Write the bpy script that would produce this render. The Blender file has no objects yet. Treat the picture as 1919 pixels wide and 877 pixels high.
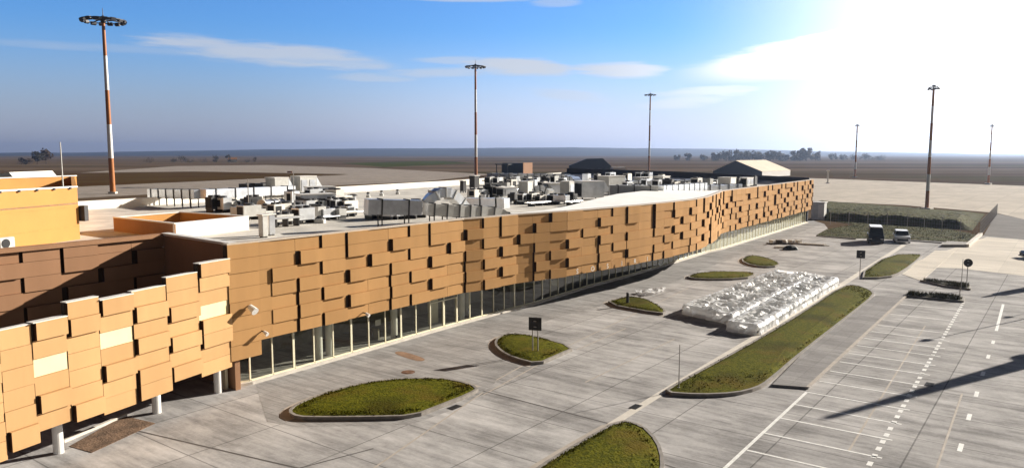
import bpy, bmesh, math, random
from mathutils import Vector, noise
rnd = random.Random(7)
R = math.radians
scn = bpy.context.scene
COL = scn.collection

# ------------------------------------------------------------------ camera / survey helper
F, CX, CY, H = 1410.0, 959.5, 438.5, 13.0
PIT = math.atan((CY - 288) / F)
cp, sp = math.cos(PIT), math.sin(PIT)
def G(px, py, z=0.0):
    "survey point of the photograph at height z"
    x = (px - CX) / F; y = -(py - CY) / F
    d = Vector((x, cp + y * sp, -sp + y * cp)); t = (z - H) / d.z
    return Vector((d.x * t, d.y * t, z))
def P(px, Y, z):
    w = Y * cp - (z - H) * sp
    return Vector(((px - CX) / F * w, Y, z))
def zat(py, Y):
    return H - Y * math.tan(PIT + math.atan((py - CY) / F))

cam = bpy.data.cameras.new("Camera"); camo = bpy.data.objects.new("Camera", cam); COL.objects.link(camo)
camo.location = (0, 0, H); camo.rotation_euler = (R(90) - PIT, 0, 0)
cam.sensor_width = 36; cam.lens = F / 1919 * 36; cam.clip_end = 30000; cam.clip_start = .2
scn.camera = camo

# ------------------------------------------------------------------ materials
def nodes_of(name):
    m = bpy.data.materials.new(name); m.use_nodes = True
    nt = m.node_tree; b = nt.nodes["Principled BSDF"]
    return m, nt, b
def N(nt, t, **kw):
    n = nt.nodes.new(t)
    for k, v in kw.items():
        if k in n.inputs: n.inputs[k].default_value = v
        else: setattr(n, k, v)
    return n
def math_(nt, op, a, b=None, clamp=False):
    n = nt.nodes.new("ShaderNodeMath"); n.operation = op; n.use_clamp = clamp
    for i, v in enumerate((a, b)):
        if v is None: continue
        if isinstance(v, (int, float)): n.inputs[i].default_value = v
        else: nt.links.new(v, n.inputs[i])
    return n.outputs[0]
def mix_(nt, fac, a, b):
    n = nt.nodes.new("ShaderNodeMix"); n.data_type = 'RGBA'
    for i, v in ((0, fac), (6, a), (7, b)):
        if isinstance(v, (int, float)): n.inputs[i].default_value = v
        elif isinstance(v, tuple): n.inputs[i].default_value = (*v, 1) if len(v) == 3 else v
        else: nt.links.new(v, n.inputs[i])
    return n.outputs[2]
def sstep(nt, v, lo, hi):
    n = nt.nodes.new("ShaderNodeMapRange"); n.interpolation_type = 'SMOOTHSTEP'
    nt.links.new(v, n.inputs[0]); n.inputs[1].default_value = lo; n.inputs[2].default_value = hi
    return n.outputs[0]
def mat(name, c, rough=.6, metal=0.0, var=.15, scale=2.0, bump=0.0, spec=.4, stretch=(1, 1, 1), c2=None, bscale=None):
    m, nt, b = nodes_of(name)
    b.inputs["Roughness"].default_value = rough; b.inputs["Metallic"].default_value = metal
    b.inputs["Specular IOR Level"].default_value = spec
    g = N(nt, "ShaderNodeNewGeometry"); mp = N(nt, "ShaderNodeMapping"); mp.inputs["Scale"].default_value = stretch
    nt.links.new(g.outputs["Position"], mp.inputs["Vector"])
    n = N(nt, "ShaderNodeTexNoise"); n.inputs["Scale"].default_value = scale; n.inputs["Detail"].default_value = 6; n.inputs["Roughness"].default_value = .65
    nt.links.new(mp.outputs[0], n.inputs["Vector"])
    f = sstep(nt, n.outputs[0], .3, .7)
    lo = tuple(x * (1 - var) for x in c); hi = c2 if c2 else tuple(min(.95, x * (1 + var)) for x in c)
    nt.links.new(mix_(nt, f, lo, hi), b.inputs["Base Color"])
    if bump:
        n2 = N(nt, "ShaderNodeTexNoise"); n2.inputs["Scale"].default_value = bscale or scale * 6; n2.inputs["Detail"].default_value = 4
        nt.links.new(mp.outputs[0], n2.inputs["Vector"])
        bp = N(nt, "ShaderNodeBump"); bp.inputs["Strength"].default_value = bump; bp.inputs["Distance"].default_value = .05
        nt.links.new(n2.outputs[0], bp.inputs["Height"]); nt.links.new(bp.outputs[0], b.inputs["Normal"])
    return m

UANG = math.atan2(32.1, 23.9)
def concrete(name, base, streak=.35, ju=5.0, jv=4.2, jl=.6, ang=UANG, jw=.05, stain=.25):
    m, nt, b = nodes_of(name); b.inputs["Roughness"].default_value = .9; b.inputs["Specular IOR Level"].default_value = .05
    g = N(nt, "ShaderNodeNewGeometry")
    mp = N(nt, "ShaderNodeMapping"); mp.vector_type = 'TEXTURE'; mp.inputs["Rotation"].default_value = (0, 0, ang)
    nt.links.new(g.outputs["Position"], mp.inputs["Vector"])
    sx = N(nt, "ShaderNodeSeparateXYZ"); nt.links.new(mp.outputs[0], sx.inputs[0])
    def noise_(sc, detail=5, scale=1.0, rough=.6):
        q = N(nt, "ShaderNodeMapping"); q.inputs["Scale"].default_value = sc; nt.links.new(mp.outputs[0], q.inputs["Vector"])
        n = N(nt, "ShaderNodeTexNoise"); n.inputs["Scale"].default_value = scale; n.inputs["Detail"].default_value = detail; n.inputs["Roughness"].default_value = rough
        nt.links.new(q.outputs[0], n.inputs["Vector"]); return n.outputs[0]
    s1 = sstep(nt, noise_((2.2, .26, 1), 7, 1.0, .7), .32, .68)
    s2 = sstep(nt, noise_((.34, .22, 1), 8, 1.0, .72), .34, .66)
    s3 = noise_((3, 3, 3), 5, 2.0, .7)
    s4 = sstep(nt, noise_((.6, .07, 1), 6, 1.0, .65), .36, .64)
    v = math_(nt, 'ADD', math_(nt, 'MULTIPLY', s1, streak), math_(nt, 'MULTIPLY', s2, stain))
    v = math_(nt, 'ADD', v, math_(nt, 'MULTIPLY', s4, streak * .8))
    v = math_(nt, 'ADD', v, math_(nt, 'MULTIPLY', s3, .42))
    v = math_(nt, 'ADD', v, 1 - streak * .9 - stain * .5 - .21)
    def line(coord, per):
        fr = math_(nt, 'FRACT', math_(nt, 'DIVIDE', coord, per))
        return math_(nt, 'LESS_THAN', fr, jw / per)
    ln = math_(nt, 'MAXIMUM', line(sx.outputs[1], ju), line(sx.outputs[0], jv))
    v = math_(nt, 'MULTIPLY', v, math_(nt, 'SUBTRACT', 1.0, math_(nt, 'MULTIPLY', ln, 1 - jl)))
    # slab to slab tint
    cellv = N(nt, "ShaderNodeTexWhiteNoise"); cellv.noise_dimensions = '2D'
    cb = N(nt, "ShaderNodeCombineXYZ")
    nt.links.new(math_(nt, 'FLOOR', math_(nt, 'DIVIDE', sx.outputs[0], jv)), cb.inputs[0])
    nt.links.new(math_(nt, 'FLOOR', math_(nt, 'DIVIDE', sx.outputs[1], ju)), cb.inputs[1])
    nt.links.new(cb.outputs[0], cellv.inputs["Vector"])
    v = math_(nt, 'MULTIPLY', v, math_(nt, 'ADD', math_(nt, 'MULTIPLY', cellv.outputs[0], .14), .93))
    vm = N(nt, "ShaderNodeVectorMath"); vm.operation = 'SCALE'; vm.inputs[0].default_value = base
    nt.links.new(v, vm.inputs["Scale"]); nt.links.new(vm.outputs[0], b.inputs["Base Color"])
    return m

M = {}
M['concrete'] = concrete('forecourt concrete', (.385, .368, .358), .36, jl=.55, jw=.07, stain=.46)
M['pave'] = concrete('kerbside paving', (.325, .310, .300), .34, .9, .45, .72, R(54), .03)
M['walk'] = concrete('grey paving', (.30, .285, .278), .2, 1.0, 1.0, .8, UANG, .03)
M['apron'] = concrete('apron concrete', (.50, .44, .37), .12, 7.5, 7.5, .75, R(52), .12)
M['taxi'] = concrete('taxiway concrete', (.30, .255, .215), .2, 9, 9, .85, R(52), .1)
M['road'] = concrete('service road asphalt', (.20, .185, .175), .2, 60, 60, .9)
M['slab'] = concrete('new pale concrete', (.66, .6, .52), .14, 6, 6, .85, UANG, .05, .12)
M['gutter'] = mat('pale concrete edging', (.42, .365, .31), .8, var=.12, scale=1.5)
M['kerbd'] = mat('dark joint filler', (.10, .09, .085), .9)
M['kerb'] = mat('kerb concrete', (.25, .225, .20), .8, var=.2, scale=2.5)
M['kerbw'] = mat('pale kerb concrete', (.62, .57, .50), .8, var=.1, scale=1.5)
M['paint'] = mat('road paint', (.82, .80, .76), .6, var=.12, scale=3)
M['dirt'] = mat('bare earth', (.17, .105, .065), .95, var=.4, scale=1.5, bump=.8)
M['rust'] = mat('rusty iron', (.16, .08, .045), .8, var=.3, scale=5)
M['stain'] = mat('rust stained paving', (.25, .15, .09), .9, var=.3, scale=1.3)

def grass_mat(name, a, b_, dry):
    m, nt, b = nodes_of(name); b.inputs["Roughness"].default_value = .9; b.inputs["Specular IOR Level"].default_value = .05
    g = N(nt, "ShaderNodeNewGeometry")
    n1 = N(nt, "ShaderNodeTexNoise"); n1.inputs["Scale"].default_value = .45; n1.inputs["Detail"].default_value = 6
    n2 = N(nt, "ShaderNodeTexNoise"); n2.inputs["Scale"].default_value = 5; n2.inputs["Detail"].default_value = 5
    n3 = N(nt, "ShaderNodeTexNoise"); n3.inputs["Scale"].default_value = .22; n3.inputs["Detail"].default_value = 5
    for n in (n1, n2, n3): nt.links.new(g.outputs["Position"], n.inputs["Vector"])
    c = mix_(nt, sstep(nt, n2.outputs[0], .35, .65), a, b_)
    c = mix_(nt, math_(nt, 'MULTIPLY', sstep(nt, n1.outputs[0], .48, .72), .75), c, dry)
    c = mix_(nt, math_(nt, 'MULTIPLY', sstep(nt, n3.outputs[0], .5, .68), .6), c, tuple(x * .45 for x in a))
    nt.links.new(c, b.inputs["Base Color"])
    bp = N(nt, "ShaderNodeBump"); bp.inputs["Strength"].default_value = .7; bp.inputs["Distance"].default_value = .08
    n4 = N(nt, "ShaderNodeTexNoise"); n4.inputs["Scale"].default_value = 9; n4.inputs["Detail"].default_value = 3
    nt.links.new(g.outputs["Position"], n4.inputs["Vector"]); nt.links.new(n4.outputs[0], bp.inputs["Height"]); nt.links.new(bp.outputs[0], b.inputs["Normal"])
    return m
M['grass'] = grass_mat('island turf', (.066, .070, .004), (.122, .116, .007), (.125, .084, .012))
M['bank'] = grass_mat('rough bank grass', (.052, .054, .014), (.085, .082, .024), (.115, .085, .04))
M['weed'] = mat('dry weeds', (.07, .06, .02), .9, var=.4, scale=6)

def field_mat():
    m, nt, b = nodes_of('open fields'); b.inputs["Roughness"].default_value = .95; b.inputs["Specular IOR Level"].default_value = 0
    g = N(nt, "ShaderNodeNewGeometry")
    def nz(sc, s, d=6):
        q = N(nt, "ShaderNodeMapping"); q.inputs["Scale"].default_value = sc; q.inputs["Rotation"].default_value = (0, 0, R(4)); nt.links.new(g.outputs["Position"], q.inputs["Vector"])
        n = N(nt, "ShaderNodeTexNoise"); n.inputs["Scale"].default_value = s; n.inputs["Detail"].default_value = d; n.inputs["Roughness"].default_value = .6
        nt.links.new(q.outputs[0], n.inputs["Vector"]); return n.outputs[0]
    a = sstep(nt, nz((.0006, .006, 1), 1.0), .4, .6)
    c = mix_(nt, a, (.085, .056, .034), (.150, .110, .076))
    c = mix_(nt, math_(nt, 'MULTIPLY', sstep(nt, nz((.0009, .0035, 1), 1.0, 4), .54, .6), .7), c, (.060, .056, .022))
    c = mix_(nt, math_(nt, 'MULTIPLY', sstep(nt, nz((.0004, .0042, 3), 1.3, 3), .56, .62), .6), c, (.048, .036, .026))
    c = mix_(nt, math_(nt, 'MULTIPLY', sstep(nt, nz((.05, .05, 1), 1.0), .4, .7), .35), c, (.07, .046, .03))
    nt.links.new(c, b.inputs["Base Color"])
    return m
M['field'] = field_mat()
M['dryfield'] = mat('dry brown grass', (.105, .052, .020), .95, spec=0, var=.4, scale=.05, stretch=(.4, 1, 1), c2=(.085, .058, .022))
M['greenfield'] = mat('young green crop', (.05, .058, .012), .95, spec=0, var=.3, scale=.01)
M['hill'] = mat('far hill', (.035, .036, .034), .95, spec=0, var=.4, scale=.002)

def panel_mat(name, c, var=.07):
    m, nt, b = nodes_of(name); b.inputs["Roughness"].default_value = .85; b.inputs["Specular IOR Level"].default_value = .08
    g = N(nt, "ShaderNodeNewGeometry")
    n = N(nt, "ShaderNodeTexNoise"); n.inputs["Scale"].default_value = 40; n.inputs["Detail"].default_value = 3
    n2 = N(nt, "ShaderNodeTexNoise"); n2.inputs["Scale"].default_value = .35; n2.inputs["Detail"].default_value = 5
    q = N(nt, "ShaderNodeMapping"); q.inputs["Scale"].default_value = (3.2, 3.2, .5)
    nt.links.new(g.outputs["Position"], n.inputs["Vector"]); nt.links.new(g.outputs["Position"], q.inputs["Vector"]); nt.links.new(q.outputs[0], n2.inputs["Vector"])
    ri = math_(nt, 'ADD', math_(nt, 'MULTIPLY', g.outputs["Random Per Island"], var * 2), 1 - var)
    v = math_(nt, 'ADD', math_(nt, 'MULTIPLY', n.outputs[0], .16), math_(nt, 'MULTIPLY', n2.outputs[0], .30))
    v = math_(nt, 'MULTIPLY', math_(nt, 'ADD', v, .77), ri)
    vm = N(nt, "ShaderNodeVectorMath"); vm.operation = 'SCALE'; vm.inputs[0].default_value = c
    nt.links.new(v, vm.inputs["Scale"]); nt.links.new(vm.outputs[0], b.inputs["Base Color"])
    return m
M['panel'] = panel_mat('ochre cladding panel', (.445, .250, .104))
M['panels'] = panel_mat('sunlit toned screen panel', (.545, .325, .150))  # ochre cladding colour lightened to paint in strong sun on the screen
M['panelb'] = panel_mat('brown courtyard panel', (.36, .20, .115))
M['panelp'] = panel_mat('pale cream panel', (.80, .69, .42), .03)
M['joint'] = mat('dark joint backing', (.055, .035, .022), .8)
M['return'] = mat('shade toned cassette return', (.075, .038, .02), .8, spec=.1)
M['coping'] = mat('coping metal', (.55, .46, .36), .5, var=.08)
M['copingw'] = mat('pale coping metal', (.78, .74, .68), .5, var=.05)
M['white'] = mat('white render', (.82, .78, .71), .7, var=.05, scale=.6)
M['roofm'] = mat('roof membrane', (.60, .56, .50), .8, var=.22, scale=.35)
M['roofw'] = mat('white roof membrane', (.92, .91, .88), .7, var=.04, scale=.4)
M['darkwall'] = mat('dark slate sheet', (.050, .052, .075), .6, var=.1)
M['yellow'] = mat('yellow panel', (.52, .245, .052), .7, var=.04, scale=.5)
M['seam'] = mat('orange seam', (.50, .24, .05), .7)
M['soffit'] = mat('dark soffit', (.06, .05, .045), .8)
M['alu'] = mat('cream aluminium', (.80, .74, .54), .45, var=.06)
M['column'] = mat('white column paint', (.80, .78, .74), .5, var=.05)
M['inner'] = mat('interior wall', (.30, .27, .21), .8)
M['galv'] = mat('galvanised duct', (.58, .59, .61), .36, .85, var=.14, scale=1.2)
M['galvb'] = mat('bright duct wrap', (.80, .82, .84), .3, .45, var=.08, scale=1.0)
M['unit'] = mat('light grey unit casing', (.56, .55, .52), .5, var=.1)
M['dark'] = mat('dark steel', (.045, .043, .043), .6, var=.2)
M['black'] = mat('black louvre', (.012, .012, .013), .7)
M['mastw'] = mat('white mast paint', (.80, .78, .76), .5, var=.04)
M['masto'] = mat('orange mast paint', (.42, .15, .032), .5, var=.08)
M['lamp'] = mat('floodlight housing', (.06, .06, .065), .5, var=.2)
M['film'] = mat('white plastic film', (.90, .90, .90), .4, var=.04, scale=1.5, spec=.4)
fnt = M['film'].node_tree; ftr = N(fnt, 'ShaderNodeBsdfTranslucent'); ftr.inputs['Color'].default_value = (.9, .9, .9, 1); fmx = N(fnt, 'ShaderNodeMixShader'); fmx.inputs[0].default_value = .5
fnt.links.new(fnt.nodes['Principled BSDF'].outputs[0], fmx.inputs[1]); fnt.links.new(ftr.outputs[0], fmx.inputs[2]); fnt.links.new(fmx.outputs[0], fnt.nodes['Material Output'].inputs[0])
M['pole'] = mat('grey post', (.33, .31, .29), .5)
M['signback'] = mat('sign back', (.03, .03, .03), .6)
M['carw'] = mat('white car paint', (.80, .80, .80), .25, var=.01, spec=.6)
M['cark'] = mat('dark car paint', (.018, .018, .022), .25, var=.01, spec=.6)
M['tyre'] = mat('tyre rubber', (.02, .02, .02), .9)
M['rim'] = mat('wheel rim', (.4, .4, .4), .4, .8)
M['cglass'] = mat('car glass', (.01, .012, .014), .08, var=.0, spec=.6)
M['light'] = mat('headlight lens', (.5, .52, .55), .15)
M['bark'] = mat('bark', (.07, .05, .035), .9)
M['leaf'] = mat('dark foliage', (.055, .052, .044), .9, var=.4, scale=.3)
M['leafb'] = mat('brown winter foliage', (.085, .06, .042), .9, var=.4, scale=.3)
M['tent'] = mat('cream tent fabric', (.72, .60, .46), .7, var=.06, scale=.2)
M['tentgable'] = mat('dark gable fabric', (.06, .06, .075), .7)
M['hangar'] = mat('dark hangar cladding', (.022, .025, .04), .6)
M['brownwall'] = mat('brown cabin wall', (.34, .155, .06), .7)
def glass_mat():
    m = bpy.data.materials.new('facade glass'); m.use_nodes = True; nt = m.node_tree
    nt.nodes.remove(nt.nodes["Principled BSDF"]); out = nt.nodes["Material Output"]
    gl = N(nt, "ShaderNodeBsdfGlossy"); gl.inputs["Roughness"].default_value = .03; gl.inputs["Color"].default_value = (.9, .92, .95, 1)
    tr = N(nt, "ShaderNodeBsdfTransparent"); tr.inputs["Color"].default_value = (.80, .82, .76, 1)
    fr = N(nt, "ShaderNodeLayerWeight"); fr.inputs["Blend"].default_value = .5
    fq = math_(nt, 'ADD', math_(nt, 'MULTIPLY', math_(nt, 'POWER', fr.outputs["Facing"], 3.5), .85), .05)
    mx = N(nt, "ShaderNodeMixShader"); nt.links.new(fq, mx.inputs[0]); nt.links.new(tr.outputs[0], mx.inputs[1]); nt.links.new(gl.outputs[0], mx.inputs[2])
    nt.links.new(mx.outputs[0], out.inputs[0]); return m
M['glass'] = glass_mat()

# ------------------------------------------------------------------ object helpers
def tag(o, label=None, cat=None, group=None, kind=None):
    if label: o['label'] = label
    if cat: o['category'] = cat
    if group: o['group'] = group
    if kind: o['kind'] = kind
    return o
def empty(name, loc=(0, 0, 0), rz=0.0, label=None, cat=None, group=None):
    o = bpy.data.objects.new(name, None); COL.objects.link(o); o.location = loc; o.rotation_euler = (0, 0, rz)
    o.empty_display_size = .3
    return tag(o, label, cat, group)
class MB:
    def __init__(s): s.v = []; s.f = []
    def add(s, vs, fs):
        b = len(s.v); s.v += [tuple(x) for x in vs]; s.f += [tuple(i + b for i in f) for f in fs]; return s
    def box(s, c, d, rz=0.0):
        hx, hy, hz = d[0] / 2, d[1] / 2, d[2] / 2; ca, sa = math.cos(rz), math.sin(rz); vs = []
        for z in (-hz, hz):
            for x, y in ((-hx, -hy), (hx, -hy), (hx, hy), (-hx, hy)):
                vs.append((c[0] + x * ca - y * sa, c[1] + x * sa + y * ca, c[2] + z))
        return s.add(vs, [(3, 2, 1, 0), (4, 5, 6, 7), (0, 1, 5, 4), (1, 2, 6, 5), (2, 3, 7, 6), (3, 0, 4, 7)])
    def hexa(s, a, b):
        "two quads of 4 points (bottom, top)"
        return s.add(list(a) + list(b), [(3, 2, 1, 0), (4, 5, 6, 7), (0, 1, 5, 4), (1, 2, 6, 5), (2, 3, 7, 6), (3, 0, 4, 7)])
    def prism(s, poly, z0, z1):
        n = len(poly); a = sum(poly[i][0] * poly[(i + 1) % n][1] - poly[(i + 1) % n][0] * poly[i][1] for i in range(n))
        if a < 0: poly = poly[::-1]
        vs = [(p[0], p[1], z0) for p in poly] + [(p[0], p[1], z1) for p in poly]
        fs = [tuple(range(n - 1, -1, -1)), tuple(range(n, 2 * n))] + [(i, (i + 1) % n, n + (i + 1) % n, n + i) for i in range(n)]
        return s.add(vs, fs)
    def sheet(s, poly, z):
        n = len(poly); a = sum(poly[i][0] * poly[(i + 1) % n][1] - poly[(i + 1) % n][0] * poly[i][1] for i in range(n))
        if a < 0: poly = poly[::-1]
        return s.add([(p[0], p[1], z) for p in poly], [tuple(range(n))])
    def tube(s, p0, p1, r0, r1=None, n=10, caps=True):
        r1 = r0 if r1 is None else r1; p0 = Vector(p0); p1 = Vector(p1); d = (p1 - p0).normalized()
        a = d.orthogonal().normalized(); b = d.cross(a); vs = []
        for p, r in ((p0, r0), (p1, r1)):
            for i in range(n):
                t = 2 * math.pi * i / n; vs.append(p + a * (r * math.cos(t)) + b * (r * math.sin(t)))
        fs = [(i, (i + 1) % n, n + (i + 1) % n, n + i) for i in range(n)]
        if caps: fs += [tuple(range(n - 1, -1, -1)), tuple(range(n, 2 * n))]
        return s.add(vs, fs)
    def build(s, name, m, parent=None, smooth=False, bevel=0.0, loc=None):
        me = bpy.data.meshes.new(name); me.from_pydata(s.v, [], s.f); me.update()
        if bevel:
            bm = bmesh.new(); bm.from_mesh(me)
            bmesh.ops.bevel(bm, geom=bm.edges[:], offset=bevel, segments=2, affect='EDGES', clamp_overlap=True); bm.to_mesh(me); bm.free()
        if smooth:
            for p in me.polygons: p.use_smooth = True
        me.materials.append(m if not isinstance(m, str) else M[m])
        if getattr(s, 'returns', False):          # every sixth face set is one cladding cassette: shade is painted on its two ends as a dark colour
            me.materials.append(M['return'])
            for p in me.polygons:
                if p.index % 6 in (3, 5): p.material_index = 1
        o = bpy.data.objects.new(name, me); COL.objects.link(o)
        if parent: o.parent = parent
        if loc is not None: o.location = loc
        return o
def struct(name, mb, m): return tag(mb.build(name, m), kind='structure')
def xy(p): return Vector((p[0], p[1]))
def off(path, d, closed=False):
    "offset a 2d path to its right by d"
    n = len(path); out = []
    for i in range(n):
        ns = []
        for a, b in (((i - 1), i), (i, i + 1)):
            if closed: a %= n; b %= n
            elif a < 0 or b >= n: continue
            e = (xy(path[b]) - xy(path[a])).normalized(); ns.append(Vector((e.y, -e.x)))
        v = sum(ns, Vector((0, 0))); v.normalize(); k = max(.5, v.dot(ns[0]))
        out.append(xy(path[i]) + v * (d / k))
    return out
def wallstrip(mb, path, z0, z1, d0, d1):
    "solid wall following path between offsets d0<d1 (to the right)"
    a = off(path, d0); b = off(path, d1)
    for i in range(len(path) - 1):
        q = [a[i], b[i], b[i + 1], a[i + 1]]
        z0a, z0b = (z0[i], z0[i + 1]) if isinstance(z0, (list, tuple)) else (z0, z0)
        z1a, z1b = (z1[i], z1[i + 1]) if isinstance(z1, (list, tuple)) else (z1, z1)
        zl = (z0a, z0a, z0b, z0b); zh = (z1a, z1a, z1b, z1b)
        mb.hexa([(p.x, p.y, z) for p, z in zip(q, zl)], [(p.x, p.y, z) for p, z in zip(q, zh)])
    return mb
def Gs(*pts, z=0.0): return [G(x, y, z) for x, y in pts]

# ------------------------------------------------------------------ world: sky, clouds, sun
SAZ, SEL = math.atan2(.86, .51), R(20)       # azimuth measured from +Y towards +X
w = bpy.data.worlds.new("World"); scn.world = w; w.use_nodes = True; nt = w.node_tree
bg = nt.nodes["Background"]
sky = N(nt, "ShaderNodeTexSky"); sky.sky_type = 'NISHITA'; sky.sun_disc = False
sky.sun_elevation = SEL; sky.sun_rotation = SAZ; sky.air_density = 1.0; sky.dust_density = .5; sky.ozone_density = 2.5
tc = N(nt, "ShaderNodeTexCoord"); sx = N(nt, "ShaderNodeSeparateXYZ"); nt.links.new(tc.outputs["Generated"], sx.inputs[0])
AZ = math_(nt, 'MULTIPLY', math_(nt, 'ARCTAN2', sx.outputs[0], sx.outputs[1]), 57.2958)
EL = math_(nt, 'MULTIPLY', math_(nt, 'ARCSINE', sx.outputs[2]), 57.2958)
cb = N(nt, "ShaderNodeCombineXYZ"); nt.links.new(AZ, cb.inputs[0]); nt.links.new(math_(nt, 'MULTIPLY', EL, 9.0), cb.inputs[1])
nz = N(nt, "ShaderNodeTexNoise"); nz.inputs["Scale"].default_value = .19; nz.inputs["Detail"].default_value = 7; nz.inputs["Roughness"].default_value = .6
nt.links.new(cb.outputs[0], nz.inputs["Vector"])
nzc = math_(nt, 'MULTIPLY', math_(nt, 'SUBTRACT', nz.outputs[0], .5), 2.6)
def azel(px, py):
    x = (px - CX) / F; y = -(py - CY) / F; d = Vector((x, cp + y * sp, -sp + y * cp)).normalized()
    return math.degrees(math.atan2(d.x, d.y)), math.degrees(math.asin(d.z))
mask = None
def cloud(px, py, wpx, hpx, slope=0.0, s=1.0, soft=.1):
    global mask
    a, e = azel(px, py); k = 57.3 / F
    da = math_(nt, 'SUBTRACT', AZ, a); de = math_(nt, 'SUBTRACT', EL, e)
    de = math_(nt, 'SUBTRACT', de, math_(nt, 'MULTIPLY', da, slope))
    q = math_(nt, 'ADD', math_(nt, 'POWER', math_(nt, 'ABSOLUTE', math_(nt, 'DIVIDE', da, wpx * k)), 2.0),
              math_(nt, 'POWER', math_(nt, 'ABSOLUTE', math_(nt, 'DIVIDE', de, hpx * k)), 2.0))
    q = math_(nt, 'ADD', q, nzc)
    v = math_(nt, 'MULTIPLY', math_(nt, 'SUBTRACT', 1.0, sstep(nt, q, soft, 1.25)), s)
    mask = v if mask is None else math_(nt, 'MAXIMUM', mask, v)
cloud(500, 100, 210, 22, -.06, .62); cloud(610, 114, 130, 14, -.05, .5); cloud(240, 93, 260, 8, 0, .22, -.3)
cloud(700, 146, 80, 9, 0, .35); cloud(815, 137, 110, 10, .03, .45); cloud(850, 113, 90, 8, 0, .4)
cloud(975, 126, 110, 18, -.06, .75); cloud(1160, 131, 95, 16, -.03, .75)
cloud(1340, 172, 110, 11, .03, .5); cloud(1060, 178, 80, 12, -.1, .35); cloud(1040, 6, 50, 9, 0, .35); cloud(860, 0, 140, 5, 0, .5)
cloud(1290, 190, 90, 14, .1, .4)
# broad bright cirrus sheet on the sunward side
a0, e0 = azel(1240, 132); a1, e1 = azel(1720, 0)
lin = math_(nt, 'SUBTRACT', math_(nt, 'ADD', math_(nt, 'MULTIPLY', math_(nt, 'SUBTRACT', AZ, a0), (e1 - e0) / (a1 - a0) * .92), e0), EL)   # >0 below the upper edge
lin = math_(nt, 'ADD', lin, math_(nt, 'MULTIPLY', nzc, .55))
up = sstep(nt, lin, -.25, .55)
lowe = math_(nt, 'ADD', sstep(nt, EL, azel(1300, 158)[1] - .5, azel(1300, 132)[1]), sstep(nt, AZ, 19.0, 32.0), True)
rgt = sstep(nt, AZ, azel(1225, 0)[0], azel(1420, 0)[0])
sheet = math_(nt, 'MULTIPLY', math_(nt, 'MULTIPLY', up, lowe), rgt)
mask = math_(nt, 'MAXIMUM', mask, sheet)
veil = sstep(nt, AZ, 10.0, 33.0)
veil = math_(nt, 'MULTIPLY', veil, math_(nt, 'SUBTRACT', 1.0, math_(nt, 'MULTIPLY', sstep(nt, EL, 4.0, 40.0), .6)))
mask = math_(nt, 'MAXIMUM', mask, math_(nt, 'MULTIPLY', veil, .8))
up0 = sstep(nt, EL, -.5, .3)
SKY_STR = .05
gain = math_(nt, 'ADD', math_(nt, 'MULTIPLY', sstep(nt, AZ, 2.0, 30.0), 12.0), 7.2)
ccol = N(nt, "ShaderNodeVectorMath"); ccol.operation = 'SCALE'; ccol.inputs[0].default_value = (1.0, .985, .985); nt.links.new(gain, ccol.inputs["Scale"])
SKG = (.70, 1.16, 1.80)
hs = N(nt, "ShaderNodeHueSaturation"); hs.inputs["Saturation"].default_value = 1.12; nt.links.new(sky.outputs[0], hs.inputs["Color"])
gm = N(nt, "ShaderNodeMix"); gm.data_type = 'RGBA'; gm.blend_type = 'MULTIPLY'; gm.inputs[0].default_value = 1; nt.links.new(hs.outputs[0], gm.inputs[6]); gm.inputs[7].default_value = (SKG[0], SKG[1], SKG[2], 1)
vs = N(nt, "ShaderNodeVectorMath"); vs.operation = 'SCALE'; vs.inputs[0].default_value = (4.3, 4.35, 5.5); nt.links.new(math_(nt, 'ADD', math_(nt, 'MULTIPLY', sstep(nt, AZ, -24.0, 6.0), .95), 1.0), vs.inputs["Scale"])
tint = mix_(nt, math_(nt, 'MULTIPLY', math_(nt, 'SUBTRACT', 1.0, sstep(nt, EL, 0.0, 9.5)), .9), gm.outputs[2], vs.outputs[0])
skc = mix_(nt, math_(nt, 'MULTIPLY', mask, up0), tint, ccol.outputs[0])
zs = N(nt, "ShaderNodeVectorMath"); zs.operation = 'SCALE'; nt.links.new(skc, zs.inputs[0]); nt.links.new(math_(nt, 'SUBTRACT', 1.0, math_(nt, 'MULTIPLY', sstep(nt, EL, 14.0, 30.0), .88)), zs.inputs["Scale"])
zs2 = N(nt, "ShaderNodeVectorMath"); zs2.operation = 'SCALE'; nt.links.new(zs.outputs[0], zs2.inputs[0]); nt.links.new(math_(nt, 'SUBTRACT', 1.0, math_(nt, 'MULTIPLY', sstep(nt, math_(nt, 'ABSOLUTE', AZ), 37.0, 60.0), .88)), zs2.inputs["Scale"])
nt.links.new(zs2.outputs[0], bg.inputs["Color"]); bg.inputs["Strength"].default_value = SKY_STR

sl = bpy.data.lights.new("Sun", 'SUN'); sl.energy = 5.0; sl.angle = R(.5); sl.color = (1.0, .93, .82)
so = bpy.data.objects.new("Sun", sl); COL.objects.link(so)
sdir = Vector((math.sin(SAZ) * math.cos(SEL), math.cos(SAZ) * math.cos(SEL), math.sin(SEL)))
so.rotation_euler = sdir.to_track_quat('Z', 'Y').to_euler(); so.location = (60, 30, 60)
scn.view_settings.view_transform = 'Standard'; scn.view_settings.look = 'None'; scn.view_settings.gamma = 1; scn.view_settings.exposure = 1.0
scn.view_settings.use_curve_mapping = False
scn.render.engine = 'CYCLES'; scn.cycles.max_bounces = 6; scn.cycles.use_denoising = True
scn.cycles.volume_bounces = 0; scn.cycles.transparent_max_bounces = 12

# ------------------------------------------------------------------ ground and roads
struct('ground', MB().sheet([(-9500, -150), (9500, -150), (9500, 9800), (-9500, 9800)], -.03), 'field')
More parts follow.
